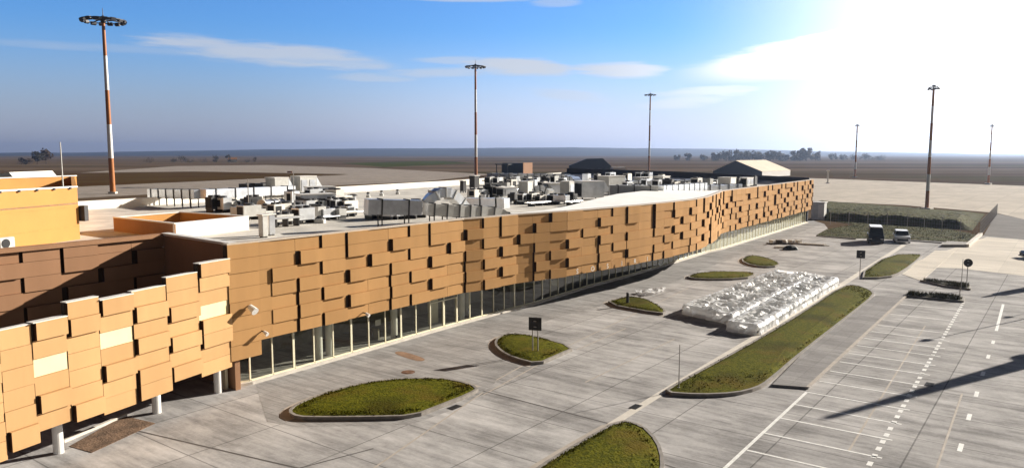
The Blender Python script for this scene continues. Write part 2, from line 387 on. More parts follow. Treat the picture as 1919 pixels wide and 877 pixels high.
# rolling hills
hp = [(-900, 291), (0, 287), (150, 286), (300, 283.5), (480, 280.5), (640, 279), (900, 277.5), (1050, 276), (1200, 278), (1400, 280.5), (1500, 283), (1650, 286), (1800, 288), (1919, 289.5), (2900, 292)]
def hill_y(px):
    for (a, ya), (b, yb) in zip(hp, hp[1:]):
        if a <= px <= b: return ya + (yb - ya) * (px - a) / (b - a)
    return 292
mb = MB(); nx, ny = 160, 14
for j in range(ny + 1):
    Y = 4200 + 3600 * j / ny
    for i in range(nx + 1):
        px = -900 + 3800 * i / nx; X = (px - CX) / F * Y
        top = max(0, zat(hill_y(px), 7000)); t = j / (ny - 2) if j <= ny - 2 else 1
        k = t * t * (3 - 2 * t)
        z = top * k + (6 * noise.noise((X * .0012, Y * .002, 3)) + 3 * noise.noise((X * .006, Y * .006, 1))) * min(1, j / 3)
        if j == ny: z = -4
        mb.v.append((X, Y, max(z, -2 if j else -.5)))
for j in range(ny):
    for i in range(nx):
        a = j * (nx + 1) + i; mb.f.append((a, a + 1, a + nx + 2, a + nx + 1))
tag(mb.build('hills', 'hill', smooth=True), kind='structure')

taxi = Gs((60, 376), (146, 349), (653, 326.5), (365, 321.5), (150, 324), (330, 311.5), (500, 309.5), (700, 315.5), (925, 327), (887, 330), (790, 341), (500, 352), (400, 358))
struct('taxiway', MB().sheet(taxi, -.016), 'taxi')
struct('dry_grass_field', MB().sheet(Gs((-40, 366), (146, 350), (653, 327.5), (365, 322.5), (120, 326), (-80, 330)), -.012), 'dryfield')
struct('crop_field', MB().sheet(Gs((640, 306), (820, 301.5), (890, 306), (720, 313.5)), -.014), 'greenfield')
struct('apron', MB().sheet([*Gs((1500, 333.5), (1700, 340.5), (1919, 348.5)), (300, 290), (240, 120), *Gs((1919, 411), (1868, 399), (1700, 385), (1540, 377), (1440, 372), (1400, 352))], -.016), 'apron')
E_ = G(1838, 441)
struct('service_road', MB().sheet([*Gs((1868, 400), (1919, 411)), (150, 130), (140, 110), *Gs((1990, 455), (1919, 450), (1842, 443))], -.008), 'road')
fore = [(-70, 6), (60, 6), (90, 60), (125, 112), *Gs((1919, 449), (1842, 442), (1815, 456), (1700, 449), (1560, 440), (1545, 420), (1526, 414)), (20, 170), (-70, 80)]
struct('forecourt', MB().sheet(fore, 0.0), 'concrete')
struct('paving', MB().sheet(Gs((500, 790), (478, 716), (660, 658), (935, 586), (1100, 536), (1280, 484), (1400, 449), (1524, 413), (1540, 420), (1430, 462), (1330, 500), (1260, 530), (1120, 575), (1060, 590), (905, 640), (1000, 660), (905, 735), (870, 760), (770, 795), (560, 800)), .004), 'pave')
struct('new_slab', MB().sheet(Gs((1690, 500), (1772, 470), (1850, 444), (1990, 455), (2080, 500), (2050, 530), (1919, 517), (1800, 503)), .004), 'slab')

# painted line and kerb lines
UD = Vector((math.cos(UANG), math.sin(UANG))); VD = Vector((UD.y, -UD.x))
def strip(mb, a, b, wd, z=.008):
    a, b = xy(a), xy(b); n = (b - a).normalized(); n = Vector((n.y, -n.x)) * wd / 2
    mb.add([(*(a - n), z), (*(a + n), z), (*(b + n), z), (*(b - n), z)], [(0, 1, 2, 3)])
mb = MB(); strip(mb, G(1100, 824), G(1245, 733), .45); strip(mb, G(1243, 734), G(1585, 530), .45, .010); strip(mb, G(1572, 537), G(1694, 459), .62, .012)
struct('kerb_line', mb, 'kerbw')
mk = MB()
L0, L1 = G(1330, 903), G(1512, 734)
strip(mk, L0, L1, .16)
base = G(1400, 843); endp = G(1700, 557)
dirL = (xy(endp) - xy(base)).normalized(); perp = (VD * .97 + UD * .02).normalized()
for i in range(-2, 18):
    if i > 12 and i % 2: continue
    a = xy(base) + dirL * (2.5 * i) ; strip(mk, a, a + perp * 5.0, .14)
d0, d1 = xy(G(1628, 872)), xy(G(1806, 566)); n = int((d1 - d0).length / 1.0)
for i in range(-3, n + 1):
    a = d0 + (d1 - d0).normalized() * i; strip(mk, a, a + (d1 - d0).normalized() * .5, .22)
for (x, y) in ((1800, 838), (1816, 781), (1830, 738), (1842, 700), (1852, 668), (1861, 641)):
    a = xy(G(x, y)); e = (xy(G(1861, 641)) - xy(G(1800, 838))).normalized(); strip(mk, a - e * .55, a + e * .55, .2)
strip(mk, G(1867, 620), G(1880, 570), .2)
struct('road_markings', mk, 'paint')
tk = MB()
for a, b in (((1264, 635), (1097, 716)), ((1173, 615), (1082, 655)), ((1734, 610), (1590, 845)), ((1803, 737), (1755, 877)), ((905, 735), (700, 877)), ((1060, 655), (905, 740)), ((1290, 540), (1060, 650)), ((1010, 668), (930, 712))):
    strip(tk, G(*a), G(*b), .10, .006)
struct('pavement_joint_line', tk, 'gutter')
tk = MB()
for a, b in (((905, 732), (1140, 793)), ((250, 805), (560, 877)), ((1246, 870), (1350, 905)), ((560, 877), (700, 840))): strip(tk, G(*a), G(*b), .09, .0065)
struct('expansion_joint', tk, 'kerbd')
# raised sidewalks
wk = MB(); wk.prism([xy(p) for p in Gs((1447, 724), (1515, 729), (1702, 553), (1641, 556), (1604, 586), (1505, 664))], 0, .13)
struct('sidewalk', wk, 'walk')
kb = MB(); strip(kb, G(1514, 729), G(1703, 552), .22, .135); struct('sidewalk_edge', kb, 'gutter')
wk = MB(); wk.prism([xy(p) for p in Gs((1690, 514), (1752, 470), (1790, 470), (1728, 527))], 0, .03)
struct('far_sidewalk', wk, 'slab')
kb = MB(); kb.prism([xy(p) for p in Gs((1764, 463), (1811, 463), (1812, 458), (1775, 456))], 0, .35); struct('far_kerb_step', kb, 'kerb')
kb = MB(); wallstrip(kb, Gs((1812, 463), (1838, 441)), 0, .4, -.25, .25); struct('far_kerb', kb, 'kerbw')

# ------------------------------------------------------------------ traffic islands
def inside(p, poly):
    c = False; n = len(poly)
    for i in range(n):
        a, b = poly[i], poly[i - 1]
        if (a[1] > p[1]) != (b[1] > p[1]) and p[0] < (b[0] - a[0]) * (p[1] - a[1]) / (b[1] - a[1]) + a[0]: c = not c
    return c
def area(poly):
    return sum(poly[i - 1][0] * poly[i][1] - poly[i][0] * poly[i - 1][1] for i in range(len(poly))) / 2
def smooth(poly, it=2):
    for _ in range(it):
        q = []
        for i in range(len(poly)):
            a, b = poly[i], poly[(i + 1) % len(poly)]; q += [a * .75 + b * .25, a * .25 + b * .75]
        poly = q
    return poly
def blades(mb, poly, n, h, z, wd=.03):
    xs = [p[0] for p in poly]; ys = [p[1] for p in poly]; c = 0; tries = 0
    while c < n and tries < n * 6:
        tries += 1
        p = (rnd.uniform(min(xs), max(xs)), rnd.uniform(min(ys), max(ys)))
        if not inside(p, poly): continue
        k = noise.noise((p[0] * .6, p[1] * .6, 0)) + .35
        if k < rnd.uniform(-.2, .6): continue
        c += 1
        for _ in range(3):
            a = rnd.uniform(0, 6.28); hh = h * rnd.uniform(.4, 1.3); x, y = p[0] + rnd.uniform(-.08, .08), p[1] + rnd.uniform(-.08, .08)
            lx, ly = rnd.uniform(-.5, .5) * hh, rnd.uniform(-.5, .5) * hh
            mb.add([(x - wd * math.cos(a), y - wd * math.sin(a), z - .02), (x + wd * math.cos(a), y + wd * math.sin(a), z - .02), (x + lx, y + ly, z + hh)], [(0, 1, 2)])
def island(pts, label, hk=.19, mound=.12, nb=900, blade=.05, gut=.45, m='grass', it=1):
    poly = [xy(G(*p)) for p in pts]
    if area(poly) < 0: poly = poly[::-1]
    poly = smooth(poly, it)
    c = sum(poly, Vector((0, 0))) / len(poly)
    root = empty('traffic_island', (c.x, c.y, 0), 0, label, 'traffic island', 'planted islands on the forecourt')
    loc = [p - c for p in poly]; inn = off(loc, -.16, True); out = off(loc, gut, True)   # ccw: right side is outside
    k = MB(); n = len(loc)
    for i in range(n):
        j = (i + 1) % n
        k.add([(*loc[i], 0), (*loc[j], 0), (*loc[j], hk), (*loc[i], hk)], [(0, 1, 2, 3)])
        k.add([(*loc[i], hk), (*loc[j], hk), (*inn[j], hk), (*inn[i], hk)], [(0, 1, 2, 3)])
        k.add([(*inn[i], hk), (*inn[j], hk), (*inn[j], 0), (*inn[i], 0)], [(0, 1, 2, 3)])
    k.build('kerb', 'kerb', root)
    if gut:
        gm = MB()
        for i in range(n):
            j = (i + 1) % n; eo = (loc[j] - loc[i]).normalized()
            if eo.y * -.75 + -eo.x * .66 < -.15: continue
            gm.add([(*loc[i], .013), (*out[i], .013), (*out[j], .013), (*loc[j], .013)], [(0, 1, 2, 3)])
        gm.build('concrete_edging', 'gutter', root)
    t = MB(); rings = [(1.0, hk - .03), (.8, hk + mound * .6), (.45, hk + mound)]
    for s, z in rings:
        for i, p in enumerate(inn):
            q = p * s; t.v.append((q.x, q.y, z + (.035 * noise.noise((q.x * .9, q.y * .9, 5)) if s < 1 else 0)))
    for r in range(2):
        for i in range(n):
            j = (i + 1) % n; t.f.append((r * n + i, r * n + j, (r + 1) * n + j, (r + 1) * n + i))
    t.f.append(tuple(range(2 * n, 3 * n)))
    blades(t, [p * .97 for p in inn], nb, blade, hk + mound * .5)
    t.build('turf', m, root)
    return root
island([(538, 777), (552, 763), (600, 743), (660, 726), (720, 716), (790, 712), (850, 715), (902, 731), (880, 744), (830, 764), (776, 785), (700, 787), (600, 788), (556, 787)], 'large crescent grass island with dark kerb in front of the glazed entrance', nb=1800)
island([(925, 648), (932, 635), (955, 628), (1000, 632), (1080, 655), (1050, 668), (1008, 687), (960, 674), (937, 662)], 'teardrop grass island with a square sign standing on it', nb=900)
island([(1000, 885), (1080, 836), (1160, 791), (1205, 802), (1235, 832), (1246, 870), (1240, 905), (1200, 950), (900, 960)], 'grass island cut off by the bottom edge of the photo', nb=1500)
island([(1240, 740), (1268, 722), (1400, 650), (1500, 590), (1575, 539), (1604, 536), (1634, 547), (1640, 556), (1602, 587), (1502, 666), (1442, 719), (1420, 732), (1380, 742), (1310, 745)], 'longest straight grass island beside the plastic covered stacks', nb=3500, gut=0, mound=.2)
island([(1600, 523), (1664, 479), (1726, 478), (1728, 483), (1692, 512), (1664, 523)], 'short grass island past the end of the longest one', nb=800, gut=0)
island([(1128, 571), (1172, 558), (1205, 561), (1230, 572), (1250, 586), (1240, 592)], 'small triangular grass island with a dark bollard on it', nb=600)
island([(1283, 521), (1312, 512), (1400, 511), (1420, 516), (1395, 525), (1312, 526)], 'narrow lens shaped grass island behind the white stacks', nb=500)
island([(1386, 490), (1400, 480), (1432, 483), (1466, 496), (1448, 503), (1408, 500)], 'small oval grass island nearest the far end of the facade', nb=500)
island([(1693, 556), (1701, 551), (1808, 560), (1806, 567)], 'thin weedy planting strip at the near side of the parking entry', hk=.16, nb=500, blade=.28, gut=0, m='weed', it=0, mound=.1)
island([(1724, 527), (1738, 527), (1820, 537), (1819, 544), (1770, 538)], 'thin weedy planting strip at the far side of the parking entry', hk=.16, nb=450, blade=.24, gut=0, m='weed', it=0, mound=.1)

# far grass verge and rough bank
ver = MB(); vp = [xy(p) for p in Gs((1530, 441), (1549, 430), (1602, 421), (1552, 413), (1552, 408), (1700, 415), (1836, 441), (1812, 455), (1700, 449), (1604, 447))]
ver.sheet(vp, .05); blades(ver, vp, 2500, .09, .05, .05)
struct('grass_verge', ver, 'bank')
kb = MB(); wallstrip(kb, Gs((1530, 443), (1604, 449)), 0, .14, -.1, .1); wallstrip(kb, Gs((1690, 450.5), (1765, 456)), 0, .14, -.1, .1); struct('verge_kerb', kb, 'kerb')
bank = MB(); nx, ny = 220, 40
c0, c1 = xy(G(1545, 413)), xy(G(1822, 432)); b0, b1 = xy(G(1530, 377)), xy(G(1846, 401))
for j in range(ny + 1):
    t = (j / ny) ** 2.3
    for i in range(nx + 1):
        s = i / nx; a = c0.lerp(c1, s); b = b0.lerp(b1, s); p = a.lerp(b, t)
        lump = .75 + .4 * noise.noise((p.x * .22, p.y * .22, 0)) + .3 * noise.noise((p.x * .7, p.y * .7, 4)) + .2 * noise.noise((p.x * 1.9, p.y * 1.9, 2))
        edge = min(1, s / .04, (1 - s) / .1) ; edge = max(0, edge)
        z = 1.6 * (.62 + .38 * lump) * min(1, t / .05) * (1 - .9 * max(0, t - .08)) * edge
        z += .12 * noise.noise((p.x * .5, p.y * .5, 0)) * min(1, t * 4) * edge
        bank.v.append((p.x, p.y, max(z, -.02)))
for j in range(ny):
    for i in range(nx):
        a = j * (nx + 1) + i; bank.f.append((a, a + 1, a + nx + 2, a + nx + 1))
struct('grass_bank', bank, 'bank')

# bare earth patch, manhole, drains, stain
root = empty('planting_bed', G(205, 815), 0, 'rectangular bed of bare brown earth beside the screen wall columns', 'planting bed')
pb = [G(*p) for p in ((130, 836), (172, 848), (291, 793), (232, 779))]; o0 = root.location
mb = MB().prism([(xy(p) - xy(o0)) for p in pb], 0, .02); mb.build('soil', 'dirt', root)
mb = MB(); wallstrip(mb, [xy(p) - xy(o0) for p in (G(118, 829), G(236, 779))], 0, .13, -.09, .09); mb.build('kerb', 'kerbw', root)
def lid(px, py, r, label, m, name='manhole_cover', cat='manhole cover'):
    mb = MB(); mb.tube((0, 0, .004), (0, 0, .02), r, n=20); mb.tube((0, 0, .02), (0, 0, .028), r * .78, n=20); mb.tube((0, 0, .004), (0, 0, .012), r * 1.25, n=20)
    o = mb.build(name, m); o.location = G(px, py); tag(o, label, cat)
lid(765, 697, .33, 'round rusty manhole cover in the paving before the entrance', 'rust')
def drain(px, py, label):
    mb = MB(); mb.box((0, 0, .012), (.75, .42, .02), 0)
    for i in range(6): mb.box((-.28 + i * .112, 0, .026), (.04, .36, .014))
    o = mb.build('drain_grate', 'dark'); o.location = G(px, py); o.rotation_euler = (0, 0, UANG); tag(o, label, 'drain')
drain(852, 763, 'dark drain grate beside the crescent grass island'); drain(1191, 762, 'dark drain grate by the pale kerb line'); drain(1742, 720, 'small dark drain grate among the parking bays')
mb = MB(); sp_ = [xy(p) for p in Gs((735, 661), (752, 657), (800, 672), (790, 678), (765, 672))]; mb.sheet(smooth(sp_), .009); struct('rust_stain', mb, 'stain')

# ------------------------------------------------------------------ TERMINAL
T = empty('terminal_building', (-3.7, 56, 0), 0, 'long curving airport terminal clad in staggered ochre panels over a glazed ground floor', 'terminal building')
TO = Vector((-3.7, 56, 0))
def tb(mb, name, m, parent=T, **k):
    if parent is T: mb.v = [(v[0] - TO.x, v[1] - TO.y, v[2]) for v in mb.v]
    return mb.build(name, m, parent, **k)
ZT, ZB, NR = 8.12, 2.55, 7
A = Vector((-14.44, 41.32)); B = Vector((-3.69, 56.06)); nd = (B - A).normalized()
FPATH = [A - nd * 1.55, A, B, Vector((-2.25, 57.3)), Vector((-.98, 58.71)), Vector((.29, 60.12)), Vector((4.54, 63.58)), Vector((7.6, 66.67)), Vector((12.2, 71.5)), Vector((16.27, 76.2)), Vector((19.4, 80.3)), Vector((22.0, 84.9)), Vector((24.4, 90.6)), Vector((27.3, 97.9)), Vector((28.9, 100.6)), Vector((56.3, 141.3))]
def ray_hit(px):
    "where the vertical plane of a survey bearing crosses the facade line"
    k = (px - CX) / F
    for a, b in zip(FPATH, FPATH[1:]):
        w_ = 5 * sp
        fa = a.x - k * (a.y * cp + w_); fb = b.x - k * (b.y * cp + w_)
        if fa <= 0 <= fb or fb <= 0 <= fa:
            t = fa / (fa - fb); return a.lerp(b, t)
bpx = [505, 552, 598, 645, 687, 727, 764, 801, 837, 868, 903, 935, 968, 998, 1028, 1060, 1090, 1120, 1146, 1172, 1197, 1223, 1242, 1260, 1276, 1292, 1304, 1316]
MODS = [FPATH[0], xy(ray_hit(482)), xy(ray_hit(505))] + [xy(ray_hit(x)) for x in bpx[1:]]
# continue by arc length to the far end
rest = []; cur = MODS[-1]; idx = next(i for i in range(len(FPATH) - 1) if FPATH[i + 1].y > cur.y)
STEP = 2.0
while True:
    need = STEP; p = cur
    while idx < len(FPATH) - 1 and (FPATH[idx + 1] - p).length < need:
        need -= (FPATH[idx + 1] - p).length; p = FPATH[idx + 1]; idx += 1
    if idx >= len(FPATH) - 1: break
    p = p + (FPATH[idx + 1] - p).normalized() * need; rest.append(p); cur = p
MODS += rest; MODS.append(FPATH[-1])
UN = .085
SEQ = [[0, 0, 1, 2], [0, 2, 1, 2], [2, 0, 1, 0], [1, 2, 0, 2], [0, 1, 2, 0], [1, 2, 0, 2], [0, 1, 2, 0]]
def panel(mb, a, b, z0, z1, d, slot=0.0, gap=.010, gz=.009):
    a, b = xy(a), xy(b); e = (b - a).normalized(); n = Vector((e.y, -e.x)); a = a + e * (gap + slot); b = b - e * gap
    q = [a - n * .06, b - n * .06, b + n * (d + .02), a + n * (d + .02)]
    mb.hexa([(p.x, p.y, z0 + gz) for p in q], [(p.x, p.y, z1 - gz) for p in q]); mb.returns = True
clad = MB(); rh = (ZT - ZB) / NR
far_r = random.Random(3); dprev = {}
for j in range(len(MODS) - 1):
    k = j - 2
    for r in range(NR):
        z1 = ZT - rh * r; z0 = z1 - rh; dk = dprev.get(r, 0)
        if k < -1: d = 1 + (r % 3 == 1) * .5
        elif k < 0: d = .5
        else:
            d = SEQ[r][k % 4]
            if k >= 12 and far_r.random() < .22: d = far_r.choice((0, 1, 2))
        if k > 26: d = d * 1.45
        elif k > 18: d = d * 1.15
        dprev[r] = d; st_ = max(0, d - dk) if k > 0 else 0
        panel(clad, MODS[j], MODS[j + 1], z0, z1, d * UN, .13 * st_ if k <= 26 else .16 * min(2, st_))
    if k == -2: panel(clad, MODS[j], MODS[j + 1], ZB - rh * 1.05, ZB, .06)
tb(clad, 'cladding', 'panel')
bk = MB(); wallstrip(bk, MODS, ZB - .02, ZT - .05, -.3, -.04); tb(bk, 'backing_wall', 'joint')
cpg = MB(); wallstrip(cpg, MODS, ZT - .02, ZT + .07, -.42, .10); tb(cpg, 'coping', 'coping')

# glazing
GP = [FPATH[0] + Vector((-.42, .95)), A + Vector((-.45, .36)), B + Vector((-.5, .42)), Vector((-1.5, 60.0)), Vector((1.9, 64.3)), Vector((7.3, 72.5)), Vector((12.5, 79.4)), Vector((21.1, 91.8)), Vector((25.5, 98.3)), Vector((28.3, 101.6)), Vector((55.8, 141.9))]
bays = []; 
for a, b in zip(GP, GP[1:]):
    n = max(1, round((b - a).length / 1.5))
    for i in range(n): bays.append((a.lerp(b, i / n), a.lerp(b, (i + 1) / n)))
ZG = 2.6
door_bays = set()
for bi, (a, b) in enumerate(bays):
    e = (b - a).normalized(); nrm = Vector((e.y, -e.x)); L = (b - a).length; ang = math.atan2(e.y, e.x)
    is_door = bi in (11, 12) or bi in (45, 46)
    fr = MB(); wd = .08 if bi % 3 else .14
    fr.box((0, 0, (.16 + ZG) / 2), (wd, .07, ZG - .16)); fr.box((L / 2, 0, .20), (L - wd, .12, .08)); fr.box((L / 2, 0, ZG - .04), (L - wd, .12, .08))
    if is_door: fr.box((L / 2, .0, 2.15), (L - wd, .12, .08)); fr.box((L - .1, 0, 1.15), (.09, .12, 1.9))
    o = fr.build('entrance_door' if is_door else 'window', 'alu', T, loc=(a.x - TO.x, a.y - TO.y, 0)); o.rotation_euler = (0, 0, ang)
    x0_, x1_ = wd / 2 - .01, L - wd / 2 + .01; pn = MB(); pn.add([(x0_, .02, .23), (x1_, .02, .23), (x1_, .02, ZG - .07), (x0_, .02, ZG - .07)], [(0, 1, 2, 3)]); pn.build('pane', 'glass', o)
sill = MB(); wallstrip(sill, GP, 0, .16, -.15, .28); tb(sill, 'plinth', 'kerbw')
# soffit between cladding foot and glazing head
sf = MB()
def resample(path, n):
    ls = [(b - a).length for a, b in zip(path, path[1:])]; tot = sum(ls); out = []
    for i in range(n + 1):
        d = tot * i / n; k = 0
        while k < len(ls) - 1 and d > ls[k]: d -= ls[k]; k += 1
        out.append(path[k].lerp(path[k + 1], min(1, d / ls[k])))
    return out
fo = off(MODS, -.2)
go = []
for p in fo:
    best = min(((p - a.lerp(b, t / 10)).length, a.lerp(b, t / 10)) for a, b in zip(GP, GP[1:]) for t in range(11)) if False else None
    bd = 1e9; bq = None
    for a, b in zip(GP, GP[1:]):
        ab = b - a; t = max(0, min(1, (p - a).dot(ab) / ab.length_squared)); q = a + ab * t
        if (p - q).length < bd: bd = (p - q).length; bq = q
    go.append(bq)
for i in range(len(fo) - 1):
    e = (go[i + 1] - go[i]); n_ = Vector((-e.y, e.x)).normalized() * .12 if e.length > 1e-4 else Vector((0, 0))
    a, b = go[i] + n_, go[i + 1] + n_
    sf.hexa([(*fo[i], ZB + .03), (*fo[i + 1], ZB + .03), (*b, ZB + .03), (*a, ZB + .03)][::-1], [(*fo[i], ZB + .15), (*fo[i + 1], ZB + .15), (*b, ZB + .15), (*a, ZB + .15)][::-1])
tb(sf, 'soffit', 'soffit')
# interior: back wall and columns behind the glass
bw = MB(); wallstrip(bw, off(GP[8:], -.55), .1, ZG - .05, -.05, 0); tb(bw, 'added_pale_backing', 'white')  # white sheet added behind the far panes so the glass reads pale
iw = MB(); wallstrip(iw, off(GP, -5.0), 0, ZB + .1, -.2, 0); tb(iw, 'interior_wall', 'inner')
pr_ = random.Random(4)
for bi in range(2, 30):
    if pr_.random() < .55: continue
    a, b = bays[bi]; e = (b - a).normalized(); nl = Vector((-e.y, e.x)); c = a.lerp(b, .5) + nl * pr_.uniform(.7, 2.0); hh_ = pr_.choice((.8, 1.1, 2.3, 2.3))
    tb(MB().box((c.x, c.y, hh_ / 2 + .01), (pr_.uniform(.5, 1.2), .12, hh_), math.atan2(e.y, e.x) + pr_.choice((0, R(90)))), 'partition_panel', ('alu', 'inner', 'column', 'inner')[int(pr_.random() * 4)])
for px, dd in ((612, .75), (640, 1.2), (752, .7), (880, .8), (905, 1.6), (1400, .8), (1450, .8)):
    kx = (px - CX) / F; q = None
    for a, b in zip(GP, GP[1:]):
        fa = a.x - kx * (a.y * cp + 12 * sp); fb = b.x - kx * (b.y * cp + 12 * sp)
        if fa * fb <= 0: q = a.lerp(b, fa / (fa - fb)); e = (b - a).normalized(); break
    q = q + Vector((-e.y, e.x)) * dd
    tb(MB().tube((q.x, q.y, 0), (q.x, q.y, ZG), .24, n=16), 'column', 'column', smooth=False)
# roof, rear and end walls
RB = [xy(G(20, 386, 8.1)), xy(G(150, 377.5, 8.1)), xy(G(840, 339, 8.1)), xy(P(1062, 176, 9))]
REND = FPATH[-1]
ZR = 7.2
fi = off(MODS, -.32)
CB = Vector((-21.3, 45.6)); CL = CB - Vector((.555, .832)) * 26; CR_ = FPATH[0] + Vector((.1, .35))
ni_ = Vector((-.832, .555)) * .36
roof = [CR_ + Vector((.3, .45)), *fi[1:], REND + Vector((-.4, .3)), RB[3], RB[2], RB[1], RB[0], CL + ni_ + Vector((-14, 8)), CL + ni_, CB + ni_ + Vector((.1, .15))]
tb(MB().prism(roof, ZR - .4, ZR), 'roof', 'roofm')
# white tilted roof strip along the bulging front of the roof
wi = off(MODS, -.40); wst = MB()
iA = min(range(len(MODS)), key=lambda i: (MODS[i] - xy(ray_hit(965))).length); iB = min(range(len(MODS)), key=lambda i: (MODS[i] - xy(ray_hit(1358))).length)
pin = []
for i in range(iA, iB + 1):
    t = (i - iA) / (iB - iA); k = min(1, t / .55, (1 - t) / .35); k = k * k * (3 - 2 * k)
    e = (wi[min(i + 1, len(wi) - 1)] - wi[i - 1]).normalized(); pin.append((wi[i] + Vector((-e.y, e.x)) * (.3 + 6.8 * k), ZT + .075 + .46 * k, wi[i]))
for (p, z, q), (p2, z2, q2) in zip(pin, pin[1:]):
    wst.hexa([(*q, ZT - .25), (*q2, ZT - .25), (*p2, ZT - .25), (*p, ZT - .25)], [(*q, ZT + .072), (*q2, ZT + .072), (*p2, z2), (*p, z)])
tb(wst, 'roof_edge_canopy', 'roofw')
rw = MB(); wallstrip(rw, RB[:3], 0, 8.1, -.3, 0); tb(rw, 'rear_wall', 'white')
rw = MB(); wallstrip(rw, [RB[2], RB[3]], 0, [8.1, 8.7], -.3, 0); tb(rw, 'rear_wall', 'white')
dw = MB(); wallstrip(dw, [RB[3], RB[3].lerp(REND, .5), REND + Vector((-.5, .35))], 0, [9.6, 9.25, 8.5], -.3, 0); tb(dw, 'end_wall', 'darkwall')
ds = MB(); ends = (RB[3] - REND).normalized(); nin = Vector((-ends.y, ends.x)); nin = nin if nin.dot(xy(TO) - REND) > 0 else -nin
ds.hexa([(*(REND + nin * .05), ZR + .004), (*(REND + nin * 3 + ends * 2), ZR + .004), (*(RB[3] + nin * 16 - ends * 2), ZR + .004), (*(RB[3] + nin * .05), ZR + .004)],
        [(*(REND + nin * .05), 7.9), (*(REND + nin * 3 + ends * 2), ZR + .02), (*(RB[3] + nin * 16 - ends * 2), ZR + .02), (*(RB[3] + nin * .05), 8.6)])
tb(ds, 'dark_roof_slope', 'darkwall')
# left end: courtyard walls
CB = Vector((-21.3, 45.6)); CL = CB - Vector((.555, .832)) * 26
CR = FPATH[0] + Vector((.1, .35))
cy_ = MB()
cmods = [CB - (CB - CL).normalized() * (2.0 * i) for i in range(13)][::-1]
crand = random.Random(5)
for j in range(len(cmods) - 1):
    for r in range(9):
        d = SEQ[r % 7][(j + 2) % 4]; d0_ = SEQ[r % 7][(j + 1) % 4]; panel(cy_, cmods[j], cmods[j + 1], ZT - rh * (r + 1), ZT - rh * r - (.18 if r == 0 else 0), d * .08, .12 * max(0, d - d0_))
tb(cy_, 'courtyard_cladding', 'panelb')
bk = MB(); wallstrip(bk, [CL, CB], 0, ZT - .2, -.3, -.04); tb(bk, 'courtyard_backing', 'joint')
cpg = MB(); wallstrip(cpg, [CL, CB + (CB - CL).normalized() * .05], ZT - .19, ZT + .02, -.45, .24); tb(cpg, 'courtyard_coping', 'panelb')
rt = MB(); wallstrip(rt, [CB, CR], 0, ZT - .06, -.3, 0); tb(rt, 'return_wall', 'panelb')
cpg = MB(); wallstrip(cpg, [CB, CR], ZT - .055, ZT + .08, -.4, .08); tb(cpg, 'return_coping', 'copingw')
# free standing screen of panels on columns
S0, S1 = Vector((-20.05, 29.0)), Vector((-15.25, 40.25)); sd = (S1 - S0).normalized()
scols = [(-60, 0, 5.6, .9, 6), (0, 60, 6.12, 1.15, 6), (60, 125, 6.16, 1.55, 6), (125, 186, 6.72, 1.45, 7), (186, 249, 6.55, 1.27, 7), (249, 313, 6.62, 1.36, 7), (313, 372, 6.98, 1.72, 7), (372, 430, 7.4, 1.43, 8)]
def s_hit(px):
    k = (px - CX) / F; a = S0 - sd * 6; b = S1 + sd * 2
    fa = a.x - k * (a.y * cp + 8 * sp); fb = b.x - k * (b.y * cp + 8 * sp); return a.lerp(b, fa / (fa - fb))
slots = {(2, 0): 2, (2, 4): 2, (3, 1): 2, (3, 0): 1, (3, 6): 2, (4, 0): 2, (4, 4): 2, (5, 1): 2, (5, 3): 2, (5, 5): 2, (5, 6): 2, (6, 2): 2, (6, 4): 2, (6, 6): 2, (7, 0): 2, (7, 1): 1, (7, 4): 2, (7, 5): 2, (1, 5): 2}
sc = MB(); sb_ = MB(); st = MB(); srnd = random.Random(11)
pale = {(2, 2), (4, 2), (7, 3)}
for ci, (p0, p1, zt, zb, nr) in enumerate(scols):
    a, b = s_hit(p0), s_hit(p1); h = (zt - zb) / nr; topd = 0
    for r in range(nr):
        sl_ = slots.get((ci, r), 0); d = (sl_ or srnd.choice((0, 0, .4))) * .075
        if r == 0: topd = d
        if (ci, r) in pale:
            pm = MB(); panel(pm, a, b, zt - h * (r + 1), zt - h * r, -.03, gap=.03); tb(pm, 'pale_panel', 'panelp')['label'] = 'pale cream panel set back among the ochre ones'
        else: panel(sc, a, b, zt - h * (r + 1), zt - h * r, d, sl_ * .06)
    n = Vector((sd.y, -sd.x)); q = [a - n * .22, b - n * .22, b - n * .05, a - n * .05]
    sb_.hexa([(p.x, p.y, zb + .05) for p in q], [(p.x, p.y, zt - .06) for p in q])
    q = [a - n * .25, b - n * .25, b + n * (topd + .03), a + n * (topd + .03)]
    st.hexa([(p.x, p.y, zt - .018) for p in q], [(p.x, p.y, zt + .018) for p in q])
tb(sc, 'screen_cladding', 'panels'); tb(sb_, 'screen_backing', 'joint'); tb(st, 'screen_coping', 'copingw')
for px, py in ((110, 848), (294, 773), (409, 735), (-60, 925)):
    g = G(px, py); tb(MB().tube((g.x, g.y, 0), (g.x, g.y, 2.2), .21, n=20), 'column', 'column', smooth=False)
# entrance jamb at the start of the glazing
ja = MB(); q = GP[0]; ja.box((q.x - .25, q.y - .25, 1.25), (.16, .5, 2.5), math.atan2(nd.y, nd.x)); tb(ja, 'door_jamb', 'alu')
